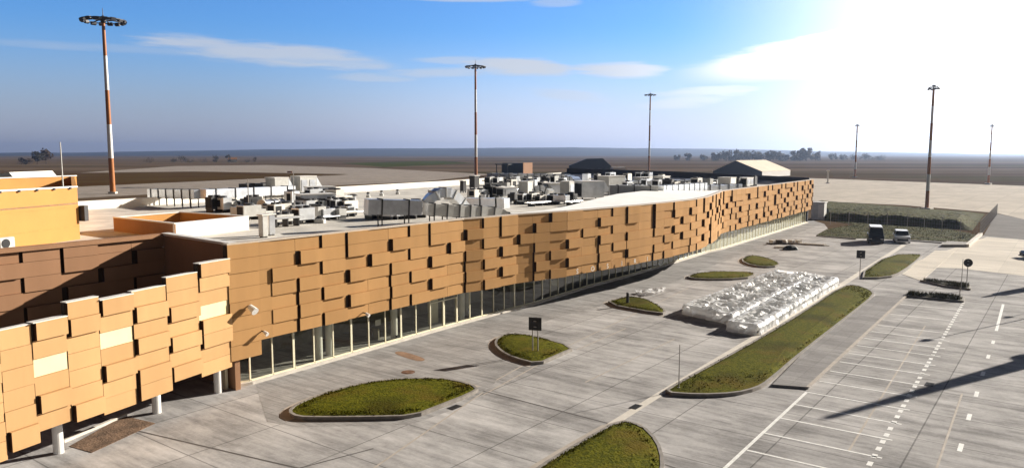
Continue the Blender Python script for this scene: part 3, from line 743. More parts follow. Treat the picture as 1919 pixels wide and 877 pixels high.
# wall lamps
def wall_lamp(px, py, s, kind=0):
    p = None; kx = (px - CX) / F
    for a, b in zip(FPATH, FPATH[1:]):
        fa = a.x - kx * (a.y * cp + 6 * sp); fb = b.x - kx * (b.y * cp + 6 * sp)
        if fa * fb <= 0: p = a.lerp(b, fa / (fa - fb)); e = (b - a).normalized(); break
    n = Vector((e.y, -e.x)); z = zat(py, p.y); c = p + n * .3
    m = MB(); m.tube((c.x - TO.x, c.y - TO.y, z), (c.x + n.x * .35 * s + e.x * .1 - TO.x, c.y + n.y * .35 * s - TO.y, z - .22 * s), .13 * s, .2 * s, n=12)
    o = m.build('floodlight', 'column', T)
    m = MB(); m.tube((p.x - TO.x, p.y - TO.y, z + .02), (c.x - TO.x, c.y - TO.y, z), .04, n=6); m.build('bracket', 'dark', o)
wall_lamp(459, 573, 1.1); wall_lamp(484, 620, .6); wall_lamp(677, 586, .6)
# raised letters low on the facade
for ch, px in zip('SOSIRI', (1077, 1106, 1134, 1161, 1186, 1209)):
    p = ray_hit(px); i = min(range(len(FPATH) - 1), key=lambda i: abs((FPATH[i] - p).length + (FPATH[i + 1] - p).length - (FPATH[i + 1] - FPATH[i]).length))
    e = (FPATH[i + 1] - FPATH[i]).normalized(); n = Vector((e.y, -e.x)); p = p + n * .34
    cu = bpy.data.curves.new('letter', 'FONT'); cu.body = ch; cu.size = .62; cu.extrude = .03; cu.align_x = 'CENTER'
    cu.materials.append(M['copingw']); tmp = bpy.data.objects.new('tmp', cu); me = bpy.data.meshes.new_from_object(tmp); bpy.data.objects.remove(tmp)
    o = bpy.data.objects.new('letter', me); COL.objects.link(o); o.parent = T; o.location = (p.x - TO.x, p.y - TO.y, ZB + .16); o.rotation_euler = (R(90), 0, math.atan2(e.y, e.x))
# drainpipe shoe and notices
for px, py in ((931, 585), (744, 636)):
    g = G(px, py); tb(MB().box((g.x, g.y, .16), (.3, .3, .32), R(50)), 'drain_box', 'black')
g = G(709, 640); 
nb_ = MB().box((g.x, g.y, 1.35), (.5, .02, .4), math.atan2(nd.y, nd.x)); tb(nb_, 'notice', 'copingw')

# ------------------------------------------------------------------ yellow block behind the courtyard
Yb = empty('yellow_building', (-30, 51, 0), 0, 'bright yellow panelled block rising behind the left end of the terminal', 'building'); YO = Vector((-30, 51, 0))
def yb(mb, name, m, **k):
    mb.v = [(v[0] - YO.x, v[1] - YO.y, v[2]) for v in mb.v]; return mb.build(name, m, Yb, **k)
q0, q1, q2, q3 = Vector((-31.9, 39)), Vector((-29.45, 51.0)), Vector((-44.4, 76.5)), Vector((-50, 62))
ZY = 10.72
body = MB(); wallstrip(body, [q0, q1], 0, ZY, -.3, 0); wallstrip(body, [q1, q2], 0, ZY - .0, -.3, -.01); wallstrip(body, [q2, q3], 0, ZY, -.3, 0); wallstrip(body, [q3, q0], 0, ZY, -.3, -.01); yb(body, 'wall', 'yellow')
yb(MB().prism([q0, q1, q2, q3], 9.6, 9.7), 'flat_roof', 'roofm')
for qa, qb in ((q0, q1), (q2, q3)): yb(wallstrip(MB(), [qa, qb], ZY + .004, ZY + .1, -.38, .06), 'coping', 'copingw')
sm = MB(); e = (q1 - q0).normalized(); n = Vector((e.y, -e.x))
for z in (8.1, 9.4): wallstrip(sm, [q0, q1], z, z + .04, .0, .012)
for t in (5.6,): p = q0 + e * t; sm.box((p.x + n.x * .006, p.y + n.y * .006, 8.0), (.04, .03, 5.2), math.atan2(e.y, e.x))
yb(sm, 'panel_seam', 'seam')
L = (q1 - q0).length
for i in range(9):
    p = q0 + e * (L * (i + .5) / 9) + n * .07; yb(MB().box((p.x, p.y, ZY - .02), (.16, .06, .14), math.atan2(e.y, e.x)), 'parapet_vent', 'black')
dr = MB(); p = q1 + Vector((.0, .25)); dr.box((p.x + .17, p.y, 8.95), (.36, .5, 1.05), R(80)); yb(dr, 'side_door', 'dark')
# ac unit in front of yellow wall
def ac_unit(loc, rz, label):
    t = empty('air_conditioner', loc, rz, label, 'air conditioner'); MB().box((0, 0, .38), (.95, .38, .7)).build('casing', 'unit', t, bevel=.03)
    MB().tube((-.12, -.195, .4), (-.12, -.215, .4), .26, n=20).build('fan_grille', 'black', t)
    for s in (-.35, .35): MB().box((s, 0, .015), (.06, .42, .03)).build('foot', 'dark', t)
g = P(12, 40.2, 7.3); ac_unit((g.x - 1.5, g.y + 2.2, ZR + .35), R(75), 'white air conditioner box at the foot of the yellow wall')
# antenna
pa = P(118, 50.5, 10.8); mb = MB(); mb.tube((0, 0, 0), (0, 0, 2.95), .05, .035, 8); o = mb.build('antenna_pole', 'unit'); o.location = (pa.x, pa.y, 10.8); tag(o, 'thin pale pole standing on the yellow block', 'pole')
# white sloping rooflight behind yellow block
t = empty('rooftop_hood', (-56, 74, 0), 0, 'white sloping roof beyond the yellow block at the left edge', 'roof structure')
h1, h2 = P(-60, 85, 10.8), P(42, 85, 10.9)
MB().hexa([(h1.x + 56, h1.y - 74, 9), (h2.x + 56, h2.y - 74, 9), (h2.x + 56, h2.y - 66, 9), (h1.x + 56, h1.y - 66, 9)], [(h1.x + 56, h1.y - 74, 10.2), (h2.x + 54.5, h2.y - 74, 10.9), (h2.x + 54.5, h2.y - 66, 10.9), (h1.x + 56, h1.y - 66, 10.2)]).build('sloping_roof', 'white', t)
MB().box((h1.x + 58, h1.y - 70, 4.5), (6, 7, 9)).build('base_wall', 'white', t)

# low open box (roof light well)
W = empty('roof_enclosure', (-25, 57, ZR), 0, 'low open topped white box with orange inner walls standing on the roof', 'roof enclosure'); WO = Vector((-25, 57, ZR))
zt = 8.25; w1, w2, w3, w4 = [xy(G(*p, zt)) for p in ((326, 419), (466, 405), (338, 397), (212, 407))]
def wbx(path, d0, d1, z0, z1, name, m):
    mb = MB(); wallstrip(mb, path, z0, z1, d0, d1); mb.v = [(v[0] - WO.x, v[1] - WO.y, v[2] - WO.z) for v in mb.v]; return mb.build(name, m, W)
wbx([w1, w2], -.12, 0, ZR, zt - .05, 'front_wall', 'white'); wbx([w4, w1], -.12, -.001, ZR, zt - .05, 'side_wall', 'panelb'); wbx([w2, w3], -.12, -.001, ZR, zt - .05, 'rear_wall', 'white'); wbx([w3, w4], -.12, 0, ZR, zt - .05, 'rear_wall', 'white')
for a, b in ((w1, w2), (w2, w3), (w3, w4), (w4, w1)):
    wbx([a.lerp(b, .018), a.lerp(b, .982)], -.2, -.122, ZR, zt - .06, 'inner_lining', 'yellow'); wbx([a, b], -.24, .04, zt - .049 + rnd.random() * .004, zt + .03 + rnd.random() * .005, 'coping', 'copingw')

# ------------------------------------------------------------------ roof plant
def localize(mb, o):
    mb.v = [(v[0] - o[0], v[1] - o[1], v[2] - o[2]) for v in mb.v]; return mb
def duct(pts, wd, ht, label, m='galv', fl=1.5, legs=3.0, cat='air duct', flm='dark', name='air_duct'):
    pts = [Vector(p) for p in pts]; o = Vector((pts[0].x, pts[0].y, ZR)); root = empty(name, o, 0, label, cat, 'ventilation ducts on the terminal roof')
    def frame(i):
        d = Vector((0, 0, 0))
        if i > 0: d += (pts[i] - pts[i - 1]).normalized()
        if i < len(pts) - 1: d += (pts[i + 1] - pts[i]).normalized()
        d.normalize(); s = d.cross(Vector((0, 0, 1)))
        s = s.normalized() if s.length > 1e-3 else Vector((1, 0, 0)); return s, s.cross(d).normalized()
    b = MB()
    for i, p in enumerate(pts):
        s, u = frame(i); b.v += [tuple(p - o + s * (x * wd / 2) + u * (z * ht / 2)) for x, z in ((-1, -1), (1, -1), (1, 1), (-1, 1))]
    n = len(pts)
    for i in range(n - 1):
        for k in range(4): b.f.append((i * 4 + k, i * 4 + (k + 1) % 4, i * 4 + 4 + (k + 1) % 4, i * 4 + 4 + k))
    b.f += [(3, 2, 1, 0), tuple(range(4 * n - 4, 4 * n))]
    b.build('duct_body', m, root)
    for i in range(n - 1):
        a, c = pts[i], pts[i + 1]; Ls = (c - a).length; d = (c - a).normalized(); s = d.cross(Vector((0, 0, 1))); s = s.normalized() if s.length > 1e-3 else Vector((1, 0, 0)); u = s.cross(d)
        k = max(1, round(Ls / fl))
        for q in range(k):
            p = a.lerp(c, (q + .5) / k) - o; f_ = MB(); w2_, h2_ = wd / 2 + .07, ht / 2 + .07; vs = []
            for t_ in (-.05, .05): vs += [p + d * t_ + s * (x * w2_) + u * (z * h2_) for x, z in ((-1, -1), (1, -1), (1, 1), (-1, 1))]
            f_.hexa(vs[:4], vs[4:]); f_.build('flange', flm, root)
        if legs:
            k = max(1, round(Ls / legs))
            for q in range(k):
                p = a.lerp(c, (q + .5) / k); zb_ = p.z - ht / 2 - ZR
                if zb_ < .15: continue
                for sg in (-1, 1):
                    g_ = p + s * (sg * wd * .42) - o; MB().box((g_.x, g_.y, zb_ / 2), (.09, .09, zb_)).build('leg', 'dark', root)
    return root
def unit(px, Y, wd, dp, h, label, rz=R(54), m='unit', louvre=None, cat='air handling unit', hood=False, lift=.25):
    c = P(px, Y, ZR); root = empty('rooftop_unit', (c.x, c.y, ZR), rz, label, cat, 'air handling units on the terminal roof')
    MB().box((0, 0, lift + h / 2), (wd, dp, h)).build('casing', m, root, bevel=.03)
    MB().box((0, 0, lift + h + .05), (wd + .12, dp + .12, .1)).build('lid', 'copingw', root)
    for sx_ in (-1, 1):
        for sy_ in (-1, 1): MB().box((sx_ * (wd / 2 - .12), sy_ * (dp / 2 - .1), lift / 2), (.12, .12, lift)).build('foot', 'dark', root)
    if louvre in ('end', 'both'): MB().box((-wd / 2 - .02, 0, lift + h * .5), (.05, dp * .85, h * .8)).build('intake_louvre', 'black', root)
    if louvre in ('side', 'both'):
        for k in range(max(1, int(wd / 1.3))): MB().box((-wd / 2 + (k + .5) * wd / max(1, int(wd / 1.3)), -dp / 2 - .02, lift + h * .5), (wd / max(1, int(wd / 1.3)) * .7, .05, h * .65)).build('access_panel', 'galv', root)
    if hood:
        hd = MB(); x = wd / 2; hd.add([(x, -dp / 2, lift + h), (x, dp / 2, lift + h), (x + .9, dp / 2, lift + h * .45), (x + .9, -dp / 2, lift + h * .45), (x, -dp / 2, lift + h * .3), (x, dp / 2, lift + h * .3)], [(0, 1, 2, 3), (3, 2, 5, 4), (0, 3, 4), (1, 5, 2)]); hd.build('rain_hood', 'galvb', root)
    return root
def fan(px, Y, r, h, label):
    c = P(px, Y, ZR); root = empty('exhaust_fan', (c.x, c.y, ZR), 0, label, 'exhaust fan', 'roof fans'); MB().box((0, 0, .15), (r * 2.2, r * 2.2, .3)).build('base', 'unit', root)
    MB().tube((0, 0, .3), (0, 0, h), r * .8, n=14).build('drum', 'galv', root); MB().tube((0, 0, h), (0, 0, h + .2), r * 1.25, r * .6, 14).build('cowl', 'dark', root)
bd = Vector((.53, .85))
def ptz(px, py, Y, dz=0): return P(px, Y, zat(py, Y) + dz)
duct([ptz(284, 362, 87), ptz(372, 364, 80)], 1.0, .95, 'dark shaded duct on black legs at the left of the roof', fl=1.7, legs=1.9)
duct([ptz(380, 364, 80), ptz(548, 356, 92)], 1.0, 1.0, 'long grey duct with black bands running over the left roof', fl=2.6, legs=2.6)
duct([ptz(455, 349, 99), ptz(510, 347, 104)], 1.4, .6, 'flat dark duct behind the long grey duct', 'dark', fl=3)
root = empty('round_duct', P(488, 72, ZR), 0, 'fat round silver duct with white end ring', 'air duct', 'ventilation ducts on the terminal roof'); o0 = P(488, 72, ZR)
a, b = ptz(490, 385, 72) - o0, ptz(528, 382, 75) - o0
MB().tube(a, b, .5, n=18).build('duct_body', 'galv', root, smooth=False)
for t_, m_ in ((0, 'copingw'), (.45, 'dark'), (.7, 'copingw'), (.95, 'dark')):
    c = a.lerp(b, t_); MB().tube(c, c + (b - a).normalized() * .12, .56, n=18).build('flange', m_, root)
for t_ in (.2, .8):
    c = a.lerp(b, t_); MB().box((c.x, c.y, c.z / 2 - .25), (.5, .1, c.z - .5)).build('leg', 'dark', root)
unit(592, 76, 3.6, 1.6, 1.45, 'air handling unit with big black square intake on the left roof', R(35), 'galv', 'both')
unit(628, 78, 1.5, 1.4, 1.1, 'small shaded unit beside the black square intake', R(50), 'galv', 'side')
unit(600, 96, 3.6, 2.0, 1.3, 'shaded air handling unit behind the black square intake', R(28), 'galv', 'side')
unit(520, 101, 2.2, 2.0, 2.3, 'tall white unit with blue grey hood left of its twin', R(54), 'unit', None, hood=True)
unit(570, 104, 2.8, 2.0, 2.4, 'tall white unit with hood right of its twin', R(54), 'unit', 'side', hood=True)
unit(494, 52.0, .45, .5, 1.45, 'left one of two slim grey cabinets near the facade edge', R(54), 'unit', cat='cabinet', lift=.08)
unit(507, 53.4, .5, .5, 1.4, 'right one of two slim grey cabinets near the facade edge', R(54), 'galv', cat='cabinet', lift=.08)
duct([ptz(686, 387, 57.5), ptz(786, 389, 59.5)], 1.2, 1.15, 'big dark shaded duct close behind the facade parapet', fl=1.9, legs=1.8)
duct([ptz(797, 392, 60.2), ptz(845, 394.5, 61.5), ptz(905, 397, 63.5), ptz(935, 401, 64.5), ptz(955, 414, 65.0)], .95, .95, 'pale duct with thick black bands along the parapet bending down', 'unit', fl=1.25, legs=1.5)
duct([ptz(793, 388, 63), ptz(806, 372, 63), ptz(822, 361, 63.5), ptz(838, 360, 64), ptz(852, 370, 64.6), ptz(868, 389, 65.4)], 1.1, .75, 'arched gooseneck duct with bright sunlit side', 'galvb', fl=5, legs=0, flm='unit')
duct([ptz(862, 380, 74), ptz(950, 381, 71)], 1.0, .95, 'bright silver duct right of the gooseneck duct', 'galvb', fl=2.2, legs=2.2)
duct([ptz(916, 330, 156), ptz(1000, 331, 150), ptz(1064, 332.5, 141)], 1.3, 1.1, 'raised grey duct on tall legs crossing the middle of the roof', fl=2.4, legs=2.8)
duct([ptz(1064, 333, 138), ptz(1078, 337, 132), ptz(1086, 347, 127)], 1.3, 1.0, 'short white elbow duct at the end of the raised grey duct', 'galvb', fl=4, legs=0)
unit(889, 124, 1.2, 1.2, 1.9, 'small black box beside the middle mast foot', R(50), 'dark', cat='cabinet'); unit(868, 112, .7, .7, 1.5, 'tiny dark box on the white roof', R(50), 'dark', cat='cabinet')
unit(950, 99, 2.4, 1.5, 1.1, 'low shaded unit in the middle of the roof', R(40), 'galv', 'both')
unit(985, 106, 1.5, 1.5, 1.6, 'plain white cube unit in the middle of the roof', R(60), 'unit')
duct([ptz(1003, 360, 104), ptz(1012, 353, 103), ptz(1022, 352, 102), ptz(1032, 362, 101)], .9, .8, 'small bright gooseneck duct beside the white cube unit', 'galvb', fl=5, legs=0)
unit(1036, 103, 2.4, 1.9, 1.5, 'air handling unit with black square intake in the middle of the roof', R(25), 'unit', 'both')
unit(1064, 98, 1.6, 1.4, 1.9, 'white louvred stack of vents next to the dark tall unit', R(54), 'unit', 'side')
unit(1104, 96, 3.2, 2.2, 2.0, 'tallest dark shaded unit at the middle of the roof', R(22), 'galv', 'both', hood=True)
unit(1145, 108, 3.4, 2.2, 2.3, 'white unit with sloping hood behind the dark tall one', R(40), 'unit', None, hood=True)
duct([ptz(1142, 356, 90), ptz(1232, 357, 90)], 1.1, 1.15, 'grey banded duct right of the tall dark unit', 'unit', fl=1.7, legs=2.0)
duct([ptz(1236, 357, 91), ptz(1318, 350.5, 103)], 1.1, 1.15, 'bright silver banded duct along the white roof edge', 'galvb', fl=1.8, legs=2.4, flm='galv')
duct([ptz(1316, 353, 112), ptz(1385, 351, 118)], 1.2, 1.0, 'dark low duct near the bulge of the facade', 'galv', fl=2.6, legs=2.6)
unit(1205, 128, 3.4, 1.8, 1.5, 'white row unit before the dark end wall, left one', R(54), 'unit', 'side'); unit(1240, 134, 3.0, 1.8, 1.5, 'white row unit before the dark end wall, right one', R(54), 'unit', 'side')
unit(1362, 127, 2.6, 2.2, 1.5, 'white rounded unit on the far roof', R(54), 'copingw'); unit(1396, 132, 3.4, 1.8, 1.3, 'white slotted unit on the far roof near the end wall', R(54), 'unit', 'both')
unit(1270, 120, 2.0, 1.3, .9, 'low white unit on the far roof between ducts', R(54), 'unit')
for px, Y, r, h, lb in ((662, 88, .45, .9, 'black round exhaust fan near the bright white roof'), (735, 84, .25, .5, 'smallest roof vent on the white roof behind the gooseneck'), (690, 100, .22, .5, 'small roof vent far left on the white roof strip'), (715, 104, .22, .55, 'small dark roof vent middle on the white roof strip'),
                        (745, 108, .22, .5, 'small dark roof vent right on the white roof strip'), (906, 92, .4, .9, 'grey roof fan left of the raised duct'), (925, 110, .45, 1.0, 'dark roof fan under the raised duct'), (1000, 92, .4, .7, 'grey fan before the middle intake'), (1015, 122, .5, 1.1, 'dark fan behind the white cube'), (1085, 112, .4, 1.0, 'slim fan behind the tall dark unit'), (1180, 104, .45, 1.0, 'fan behind the grey banded duct'), (565, 66, .3, .5, 'low vent on the shaded near roof'), (600, 63, .35, .4, 'flat vent on the shaded near roof'), (1300, 122, .4, .9, 'far fan before the dark wall')):
    fan(px, Y, r, h, lb)
prnd = random.Random(31); ordn = ['first', 'second', 'third', 'fourth', 'fifth', 'sixth', 'seventh', 'eighth', 'ninth', 'tenth']
def condenser(px, Y, wd, dp, h, m, rz, label, fans=1, lift=.3):
    c = P(px, Y, ZR); root = empty('condenser_unit', (c.x, c.y, ZR), rz, label, 'condenser', 'condenser boxes in rows on the roof')
    MB().box((0, 0, lift + h / 2), (wd, dp, h)).build('casing', m, root, bevel=.02)
    MB().box((-wd / 2 - .015, 0, lift + h * .52), (.03, dp * .8, h * .75)).build('louvre', 'black', root)
    if prnd.random() < .6: MB().box((prnd.uniform(-.15, .15) * wd, -dp / 2 - .015, lift + h * .52), (wd * prnd.uniform(.35, .8), .03, h * .6)).build('louvre', 'black', root)
    for k in range(fans): MB().tube(((k - (fans - 1) / 2) * wd / fans, 0, lift + h), ((k - (fans - 1) / 2) * wd / fans, 0, lift + h + .18), min(wd / fans, dp) * .4, n=14).build('fan_ring', 'dark', root)
    for sx_ in (-1, 1): MB().box((sx_ * wd * .4, 0, lift / 2), (.12, dp, lift)).build('foot', 'dark', root)
    if prnd.random() < .5: MB().tube((wd * .3, dp * .5, lift + h * .4), (wd * .3, dp * .5 + 1.4, lift + h * .4), .13, n=8).build('pipe', 'copingw', root)
for p0, p1, Ya, Yb_, n, hm, where in ((522, 660, 61, 69, 7, .8, 'the low row behind the two slim cabinets'), (446, 560, 66, 72, 7, .8, 'the row beside the open roof box'), (560, 664, 73, 77, 6, .9, 'the row in front of the black square intake'), (396, 484, 73, 77, 5, 1.0, 'the row before the long grey duct'), (540, 652, 84, 88, 6, 1.2, 'the row behind the black square intake'), (905, 1066, 138, 128, 9, 1.5, 'the row under the raised grey duct'),
                              (930, 1082, 86, 88, 8, .9, 'the row before the white cube unit'), (1150, 1310, 108, 114, 9, 1.5, 'the row behind the grey banded duct'), (1092, 1246, 148, 142, 8, 1.6, 'the row before the dark end wall'), (876, 962, 96, 104, 5, 1.1, 'the row between the gooseneck and the white cube'), (690, 790, 66, 68, 6, 1.1, 'the row behind the big shaded parapet duct'), (1320, 1420, 128, 134, 6, 1.2, 'the row at the far end of the roof'), (935, 1060, 116, 112, 7, 1.4, 'the middle row behind the white cube')):
    for i in range(n):
        t = (i + .5) / n; k = prnd.random()
        condenser(p0 + (p1 - p0) * t + prnd.uniform(-4, 4), Ya + (Yb_ - Ya) * t + prnd.uniform(-1.5, 1.5), prnd.uniform(.9, 2.1), prnd.uniform(.8, 1.3), hm * prnd.uniform(.65, 1.25), ('unit', 'galv', 'copingw', 'dark', 'galvb')[int(k * 5)], R(54) + prnd.choice((0, 0, R(-90))) + prnd.uniform(-.1, .1), ordn[i] + ' box from the left in ' + where, 1 + (prnd.random() < .35))
duct([ptz(400, 384, 75.5), ptz(478, 382, 80)], 1.2, .55, 'low black duct lying below the long grey duct', 'dark', fl=3, legs=0)
duct([ptz(560, 371, 90), ptz(655, 371, 93)], 1.0, .7, 'dark low duct behind the black square intake', 'dark', fl=2.5, legs=3)
duct([ptz(930, 356, 121), ptz(1075, 352, 124)], 1.0, .9, 'grey duct lying behind the white cube unit', 'galv', fl=2.2, legs=2.5)
duct([ptz(1160, 344, 122), ptz(1330, 340, 130)], 1.0, .8, 'pale duct lying before the dark end wall', 'galvb', fl=2.2, legs=2.5)
# cable trays and skids lying on the roof
crnd = random.Random(21)
cls = ['near the two slim cabinets', 'before the black square intake', 'behind the big shaded duct', 'below the raised duct', 'in the middle of the roof', 'before the tallest dark unit', 'on the far roof', 'on the shaded near roof']
for i, (px, Y, ln, wd, hh) in enumerate(((535, 60, 3.0, .7, .7), (585, 69, 4, .8, .35), (640, 70, 5, .5, .3), (960, 112, 6, .6, .5), (1010, 84, 4, .9, .4), (1075, 84, 3, .7, .5), (1330, 130, 5, .6, .6), (610, 66, 2.4, 1.0, .3))):
    c = P(px, Y, ZR); t = empty('pipe_rack', (c.x, c.y, ZR), R(54 + crnd.uniform(-8, 8)), 'low pipe rack ' + cls[i], 'pipe rack', 'pipe racks on the roof')
    for k in range(4): MB().tube((-ln / 2, -wd / 2 + wd * k / 3, hh), (ln / 2, -wd / 2 + wd * k / 3, hh), .07, n=8).build('pipe', 'copingw' if k % 2 else 'galv', t)
    for k in range(3): MB().box((-ln / 2 + ln * (k + .5) / 3, 0, hh / 2 - .035), (.08, wd + .1, hh - .07)).build('support', 'dark', t)
for px, Y, h, lb in ((552, 70, 4.2, 'tall thin steel post on the roof beside the black intake'), (467, 66, 3.6, 'tall thin steel post on the roof beside the round duct'), (803, 76, 2.2, 'short black post behind the gooseneck duct'), (935, 118, 3.2, 'dark thin post by the raised duct'), (1216, 118, 3.0, 'thin pale post before the dark end wall'), (1258, 100, 2.2, 'thin grey post beside the silver duct')):
    c = P(px, Y, ZR); mb = MB(); mb.tube((0, 0, 0), (0, 0, h), .05, .04, 6); mb.box((0, 0, .05), (.3, .3, .1)); o = mb.build('steel_post', 'pole'); o.location = c; tag(o, lb, 'post')

# ------------------------------------------------------------------ flood masts
def mast(px, Y, h, nb, hw, label, r0=.42, r1=.2, nl=12):
    base = P(px, Y, 0); root = empty('light_mast', (base.x, base.y, 0), rnd.uniform(0, 1), label, 'light mast', 'striped floodlight masts')
    MB().box((0, 0, .3), (2.2, 2.2, .6)).build('footing', 'kerbw', root)
    for i in range(nb):
        a, b = i / nb, (i + 1) / nb; MB().tube((0, 0, .6 + (h - .6) * a), (0, 0, .6 + (h - .6) * b), r0 + (r1 - r0) * a, r0 + (r1 - r0) * b, 14, caps=False).build('pole_section', 'mastw' if i % 2 else 'masto', root, smooth=True)
    R_ = hw / 2; hd = MB()
    for i in range(24):
        t0, t1 = i / 24 * 6.2832, (i + 1) / 24 * 6.2832
        for rr, zz in ((R_ * .93, .2), (R_ * .45, .6)):
            hd.tube((rr * math.cos(t0), rr * math.sin(t0), h + zz), (rr * math.cos(t1), rr * math.sin(t1), h + zz), .011 * hw + .03, n=5)
    for i in range(8):
        t0 = i / 8 * 6.2832; hd.tube((0, 0, h + .9), (R_ * .93 * math.cos(t0), R_ * .93 * math.sin(t0), h + .2), .012 * hw + .03, n=5)
    hd.tube((0, 0, h - .6), (0, 0, h + .8), .055 * hw, n=12); hd.tube((0, 0, h + .8), (0, 0, h + .8 + .06 * hw), .09 * hw, .02 * hw, 12)
    hd.build('head_frame', 'lamp', root)
    MB().tube((0, 0, h + .8), (0, 0, h + .8 + .14 * hw + 1.2), .012 * hw, .005 * hw, 5).build('lightning_rod', 'pole', root)
    for i in range(nl):
        t0 = i / nl * 6.2832; k = max(hw / 8, .5); m = MB(); m.box((0, 0, 0), (.95 * k, .5 * k, .55 * k))
        o = m.build('floodlight', 'lamp', root, bevel=.06 * k); o.location = (R_ * .88 * math.cos(t0), R_ * .88 * math.sin(t0), h + .05 - rnd.random() * .2); o.rotation_euler = (R(18), 0, t0 + math.pi / 2)
    return root
def mslope(py): return math.tan(PIT + math.atan((py - CY) / F))
Y1 = 13 / mslope(363); mast(211.5, Y1, zat(40, Y1), 5, 14.2, 'tallest looking orange and white floodlight mast at the left, nearest of its row', .85, .48, 16)
Y2 = (55 - 13) / -mslope(122); mast(892, Y2, 54, 5, 10.5, 'orange and white floodlight mast in the middle above the roof plant', .75, .45, 14)
Y3 = (55 - 13) / -mslope(176); mast(1216, Y3, 54, 5, 8.8, 'slim floodlight mast between the dark hangar and the cream tent', .7, .45, 12)
Y4 = 13 / mslope(394); mast(1736.5, Y4, zat(167, Y4), 7, 2.6, 'floodlight mast standing on the grass bank at the right', .42, .24, 9)
Y5 = 13 / mslope(333); mast(1602, Y5, zat(236, Y5), 7, 2.4, 'thin far mast on the apron left of the grass bank mast', .5, .28, 8)
Y6 = 13 / mslope(346); mast(1852, Y6, zat(237, Y6), 7, 1.7, 'thin far mast on the apron nearest the right edge', .45, .22, 8)

# ------------------------------------------------------------------ far buildings
TT = empty('tent_hangar', (130, 425, 0), 0, 'cream fabric tent hangar with a dark gable end', 'hangar')
g0, g1 = P(1336, 428, 0), P(1428, 418, 0); dv = Vector((27, 31, 0)); ev, rv = 3.0, 9.0
mid = (g0 + g1) / 2; mid.x += -1; o_ = Vector((130, 425, 0))
def rel(p, z): return (p.x - o_.x, p.y - o_.y, z)
mb = MB(); mb.add([rel(g0, 0), rel(g1, 0), rel(g1, ev), rel(mid, rv), rel(g0, ev)], [(0, 1, 2, 3, 4)]); mb.build('gable_wall', 'tentgable', TT); mb = MB(); mb.add([rel(g0 + dv, 0), rel(g1 + dv, 0), rel(g1 + dv, ev), rel(mid + dv, rv), rel(g0 + dv, ev)], [(4, 3, 2, 1, 0)]); mb.build('gable_wall', 'tentgable', TT)
mb = MB(); rf = [(g1, ev, mid, rv), (mid, rv, g0, ev)]
ov = dv.normalized() * .4
for a, za, b, zb_ in rf:
    q = [a - ov, a + dv + ov, b + dv + ov, b - ov]; zz = (za, za, zb_, zb_); mb.hexa([rel(p, z + .02) for p, z in zip(q, zz)], [rel(p, z + .2) for p, z in zip(q, zz)])
mb.build('fabric_roof', 'tent', TT)
mb = MB()
for a in (g1, g0): mb.add([rel(a, 0), rel(a + dv, 0), rel(a + dv, ev), rel(a, ev)], [(0, 1, 2, 3)])
mb.build('side_wall', 'copingw', TT)
HG = empty('dark_hangar', P(1108, 490, 0), 0, 'dark hangar with a broken gambrel roof behind the roof plant', 'hangar'); ho = P(1108, 490, 0)
pr = [(-14.5, 0), (-14.5, 5.2), (-9, 7.2), (-3.0, 9.6), (7.5, 9.9), (13, 4.8), (13, 0)]
mb = MB(); n = len(pr); mb.v = [(x, 0, z) for x, z in pr] + [(x + 2, 26, z) for x, z in pr]; mb.f = [tuple(range(n)), tuple(range(2 * n - 1, n - 1, -1))] + [(i, i + n, (i + 1) % n + n, (i + 1) % n) for i in range(n)]
mb.build('hangar_shell', 'hangar', HG)
for i in range(6): MB().box((-11.5 + i * 4.3, -.06, 2.2), (2.6, .1, 2.4)).build('bay_door', 'tentgable', HG)
sh = empty('small_shed', P(1158, 470, 0), R(15), 'small cream flat roofed shed right of the dark hangar', 'shed')
MB().box((0, 0, 2.2), (8.4, 5, 4.2)).build('wall', 'tent', sh); MB().box((0, 0, 4.38), (8.8, 5.4, .16)).build('roof', 'copingw', sh); MB().box((1, -2.53, 1.2), (1.2, .08, 2.2)).build('door', 'dark', sh)
cbn = empty('brown_cabin', P(980, 425, 0), R(55), 'brown and orange low building with a dark shaded front and flat canopy', 'building')
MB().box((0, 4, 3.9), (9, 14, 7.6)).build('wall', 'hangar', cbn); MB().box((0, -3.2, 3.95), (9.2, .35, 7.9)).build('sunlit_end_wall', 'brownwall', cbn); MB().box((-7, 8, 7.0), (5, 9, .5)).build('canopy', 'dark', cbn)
for y in (4.2, 8, 11.8): MB().box((-9, y, 3.4), (.35, .35, 6.8)).build('canopy_post', 'dark', cbn)
hs_ = empty('white_house', P(436, 1150, 0), R(20), 'tiny white house among bushes on the far plain', 'house')
MB().box((0, 0, 2.2), (12, 7, 4.4)).build('wall', 'white', hs_); MB().add([(-6.4, -4, 4.3), (6.4, -4, 4.3), (6.4, 4, 4.3), (-6.4, 4, 4.3), (-6.2, 0, 7), (6.2, 0, 7)], [(0, 1, 5, 4), (2, 3, 4, 5), (0, 4, 3), (1, 2, 5)]).build('roof', 'brownwall', hs_)

mb = MB(); mb.box((0, 0, .9), (3.2, .3, 1.1)); mb.box((-1.2, 0, .2), (.2, .2, .4)); mb.box((1.2, 0, .2), (.2, .2, .4)); o = mb.build('marker_board', 'masto'); o.location = G(543, 325); tag(o, 'small orange marker board at the tip of the brown grass wedge', 'marker')
mb = MB(); mb.tube((0, 0, 0), (0, 0, 5.5), .35, .3, 8); mb.box((0, 0, .2), (1.2, 1.2, .4)); mb.box((0, 0, 5.6), (1.0, 1.0, .3)); o = mb.build('apron_post', 'copingw'); o.location = P(1551, 330, 0); tag(o, 'short thick white post on the apron behind the far roof corner', 'post')

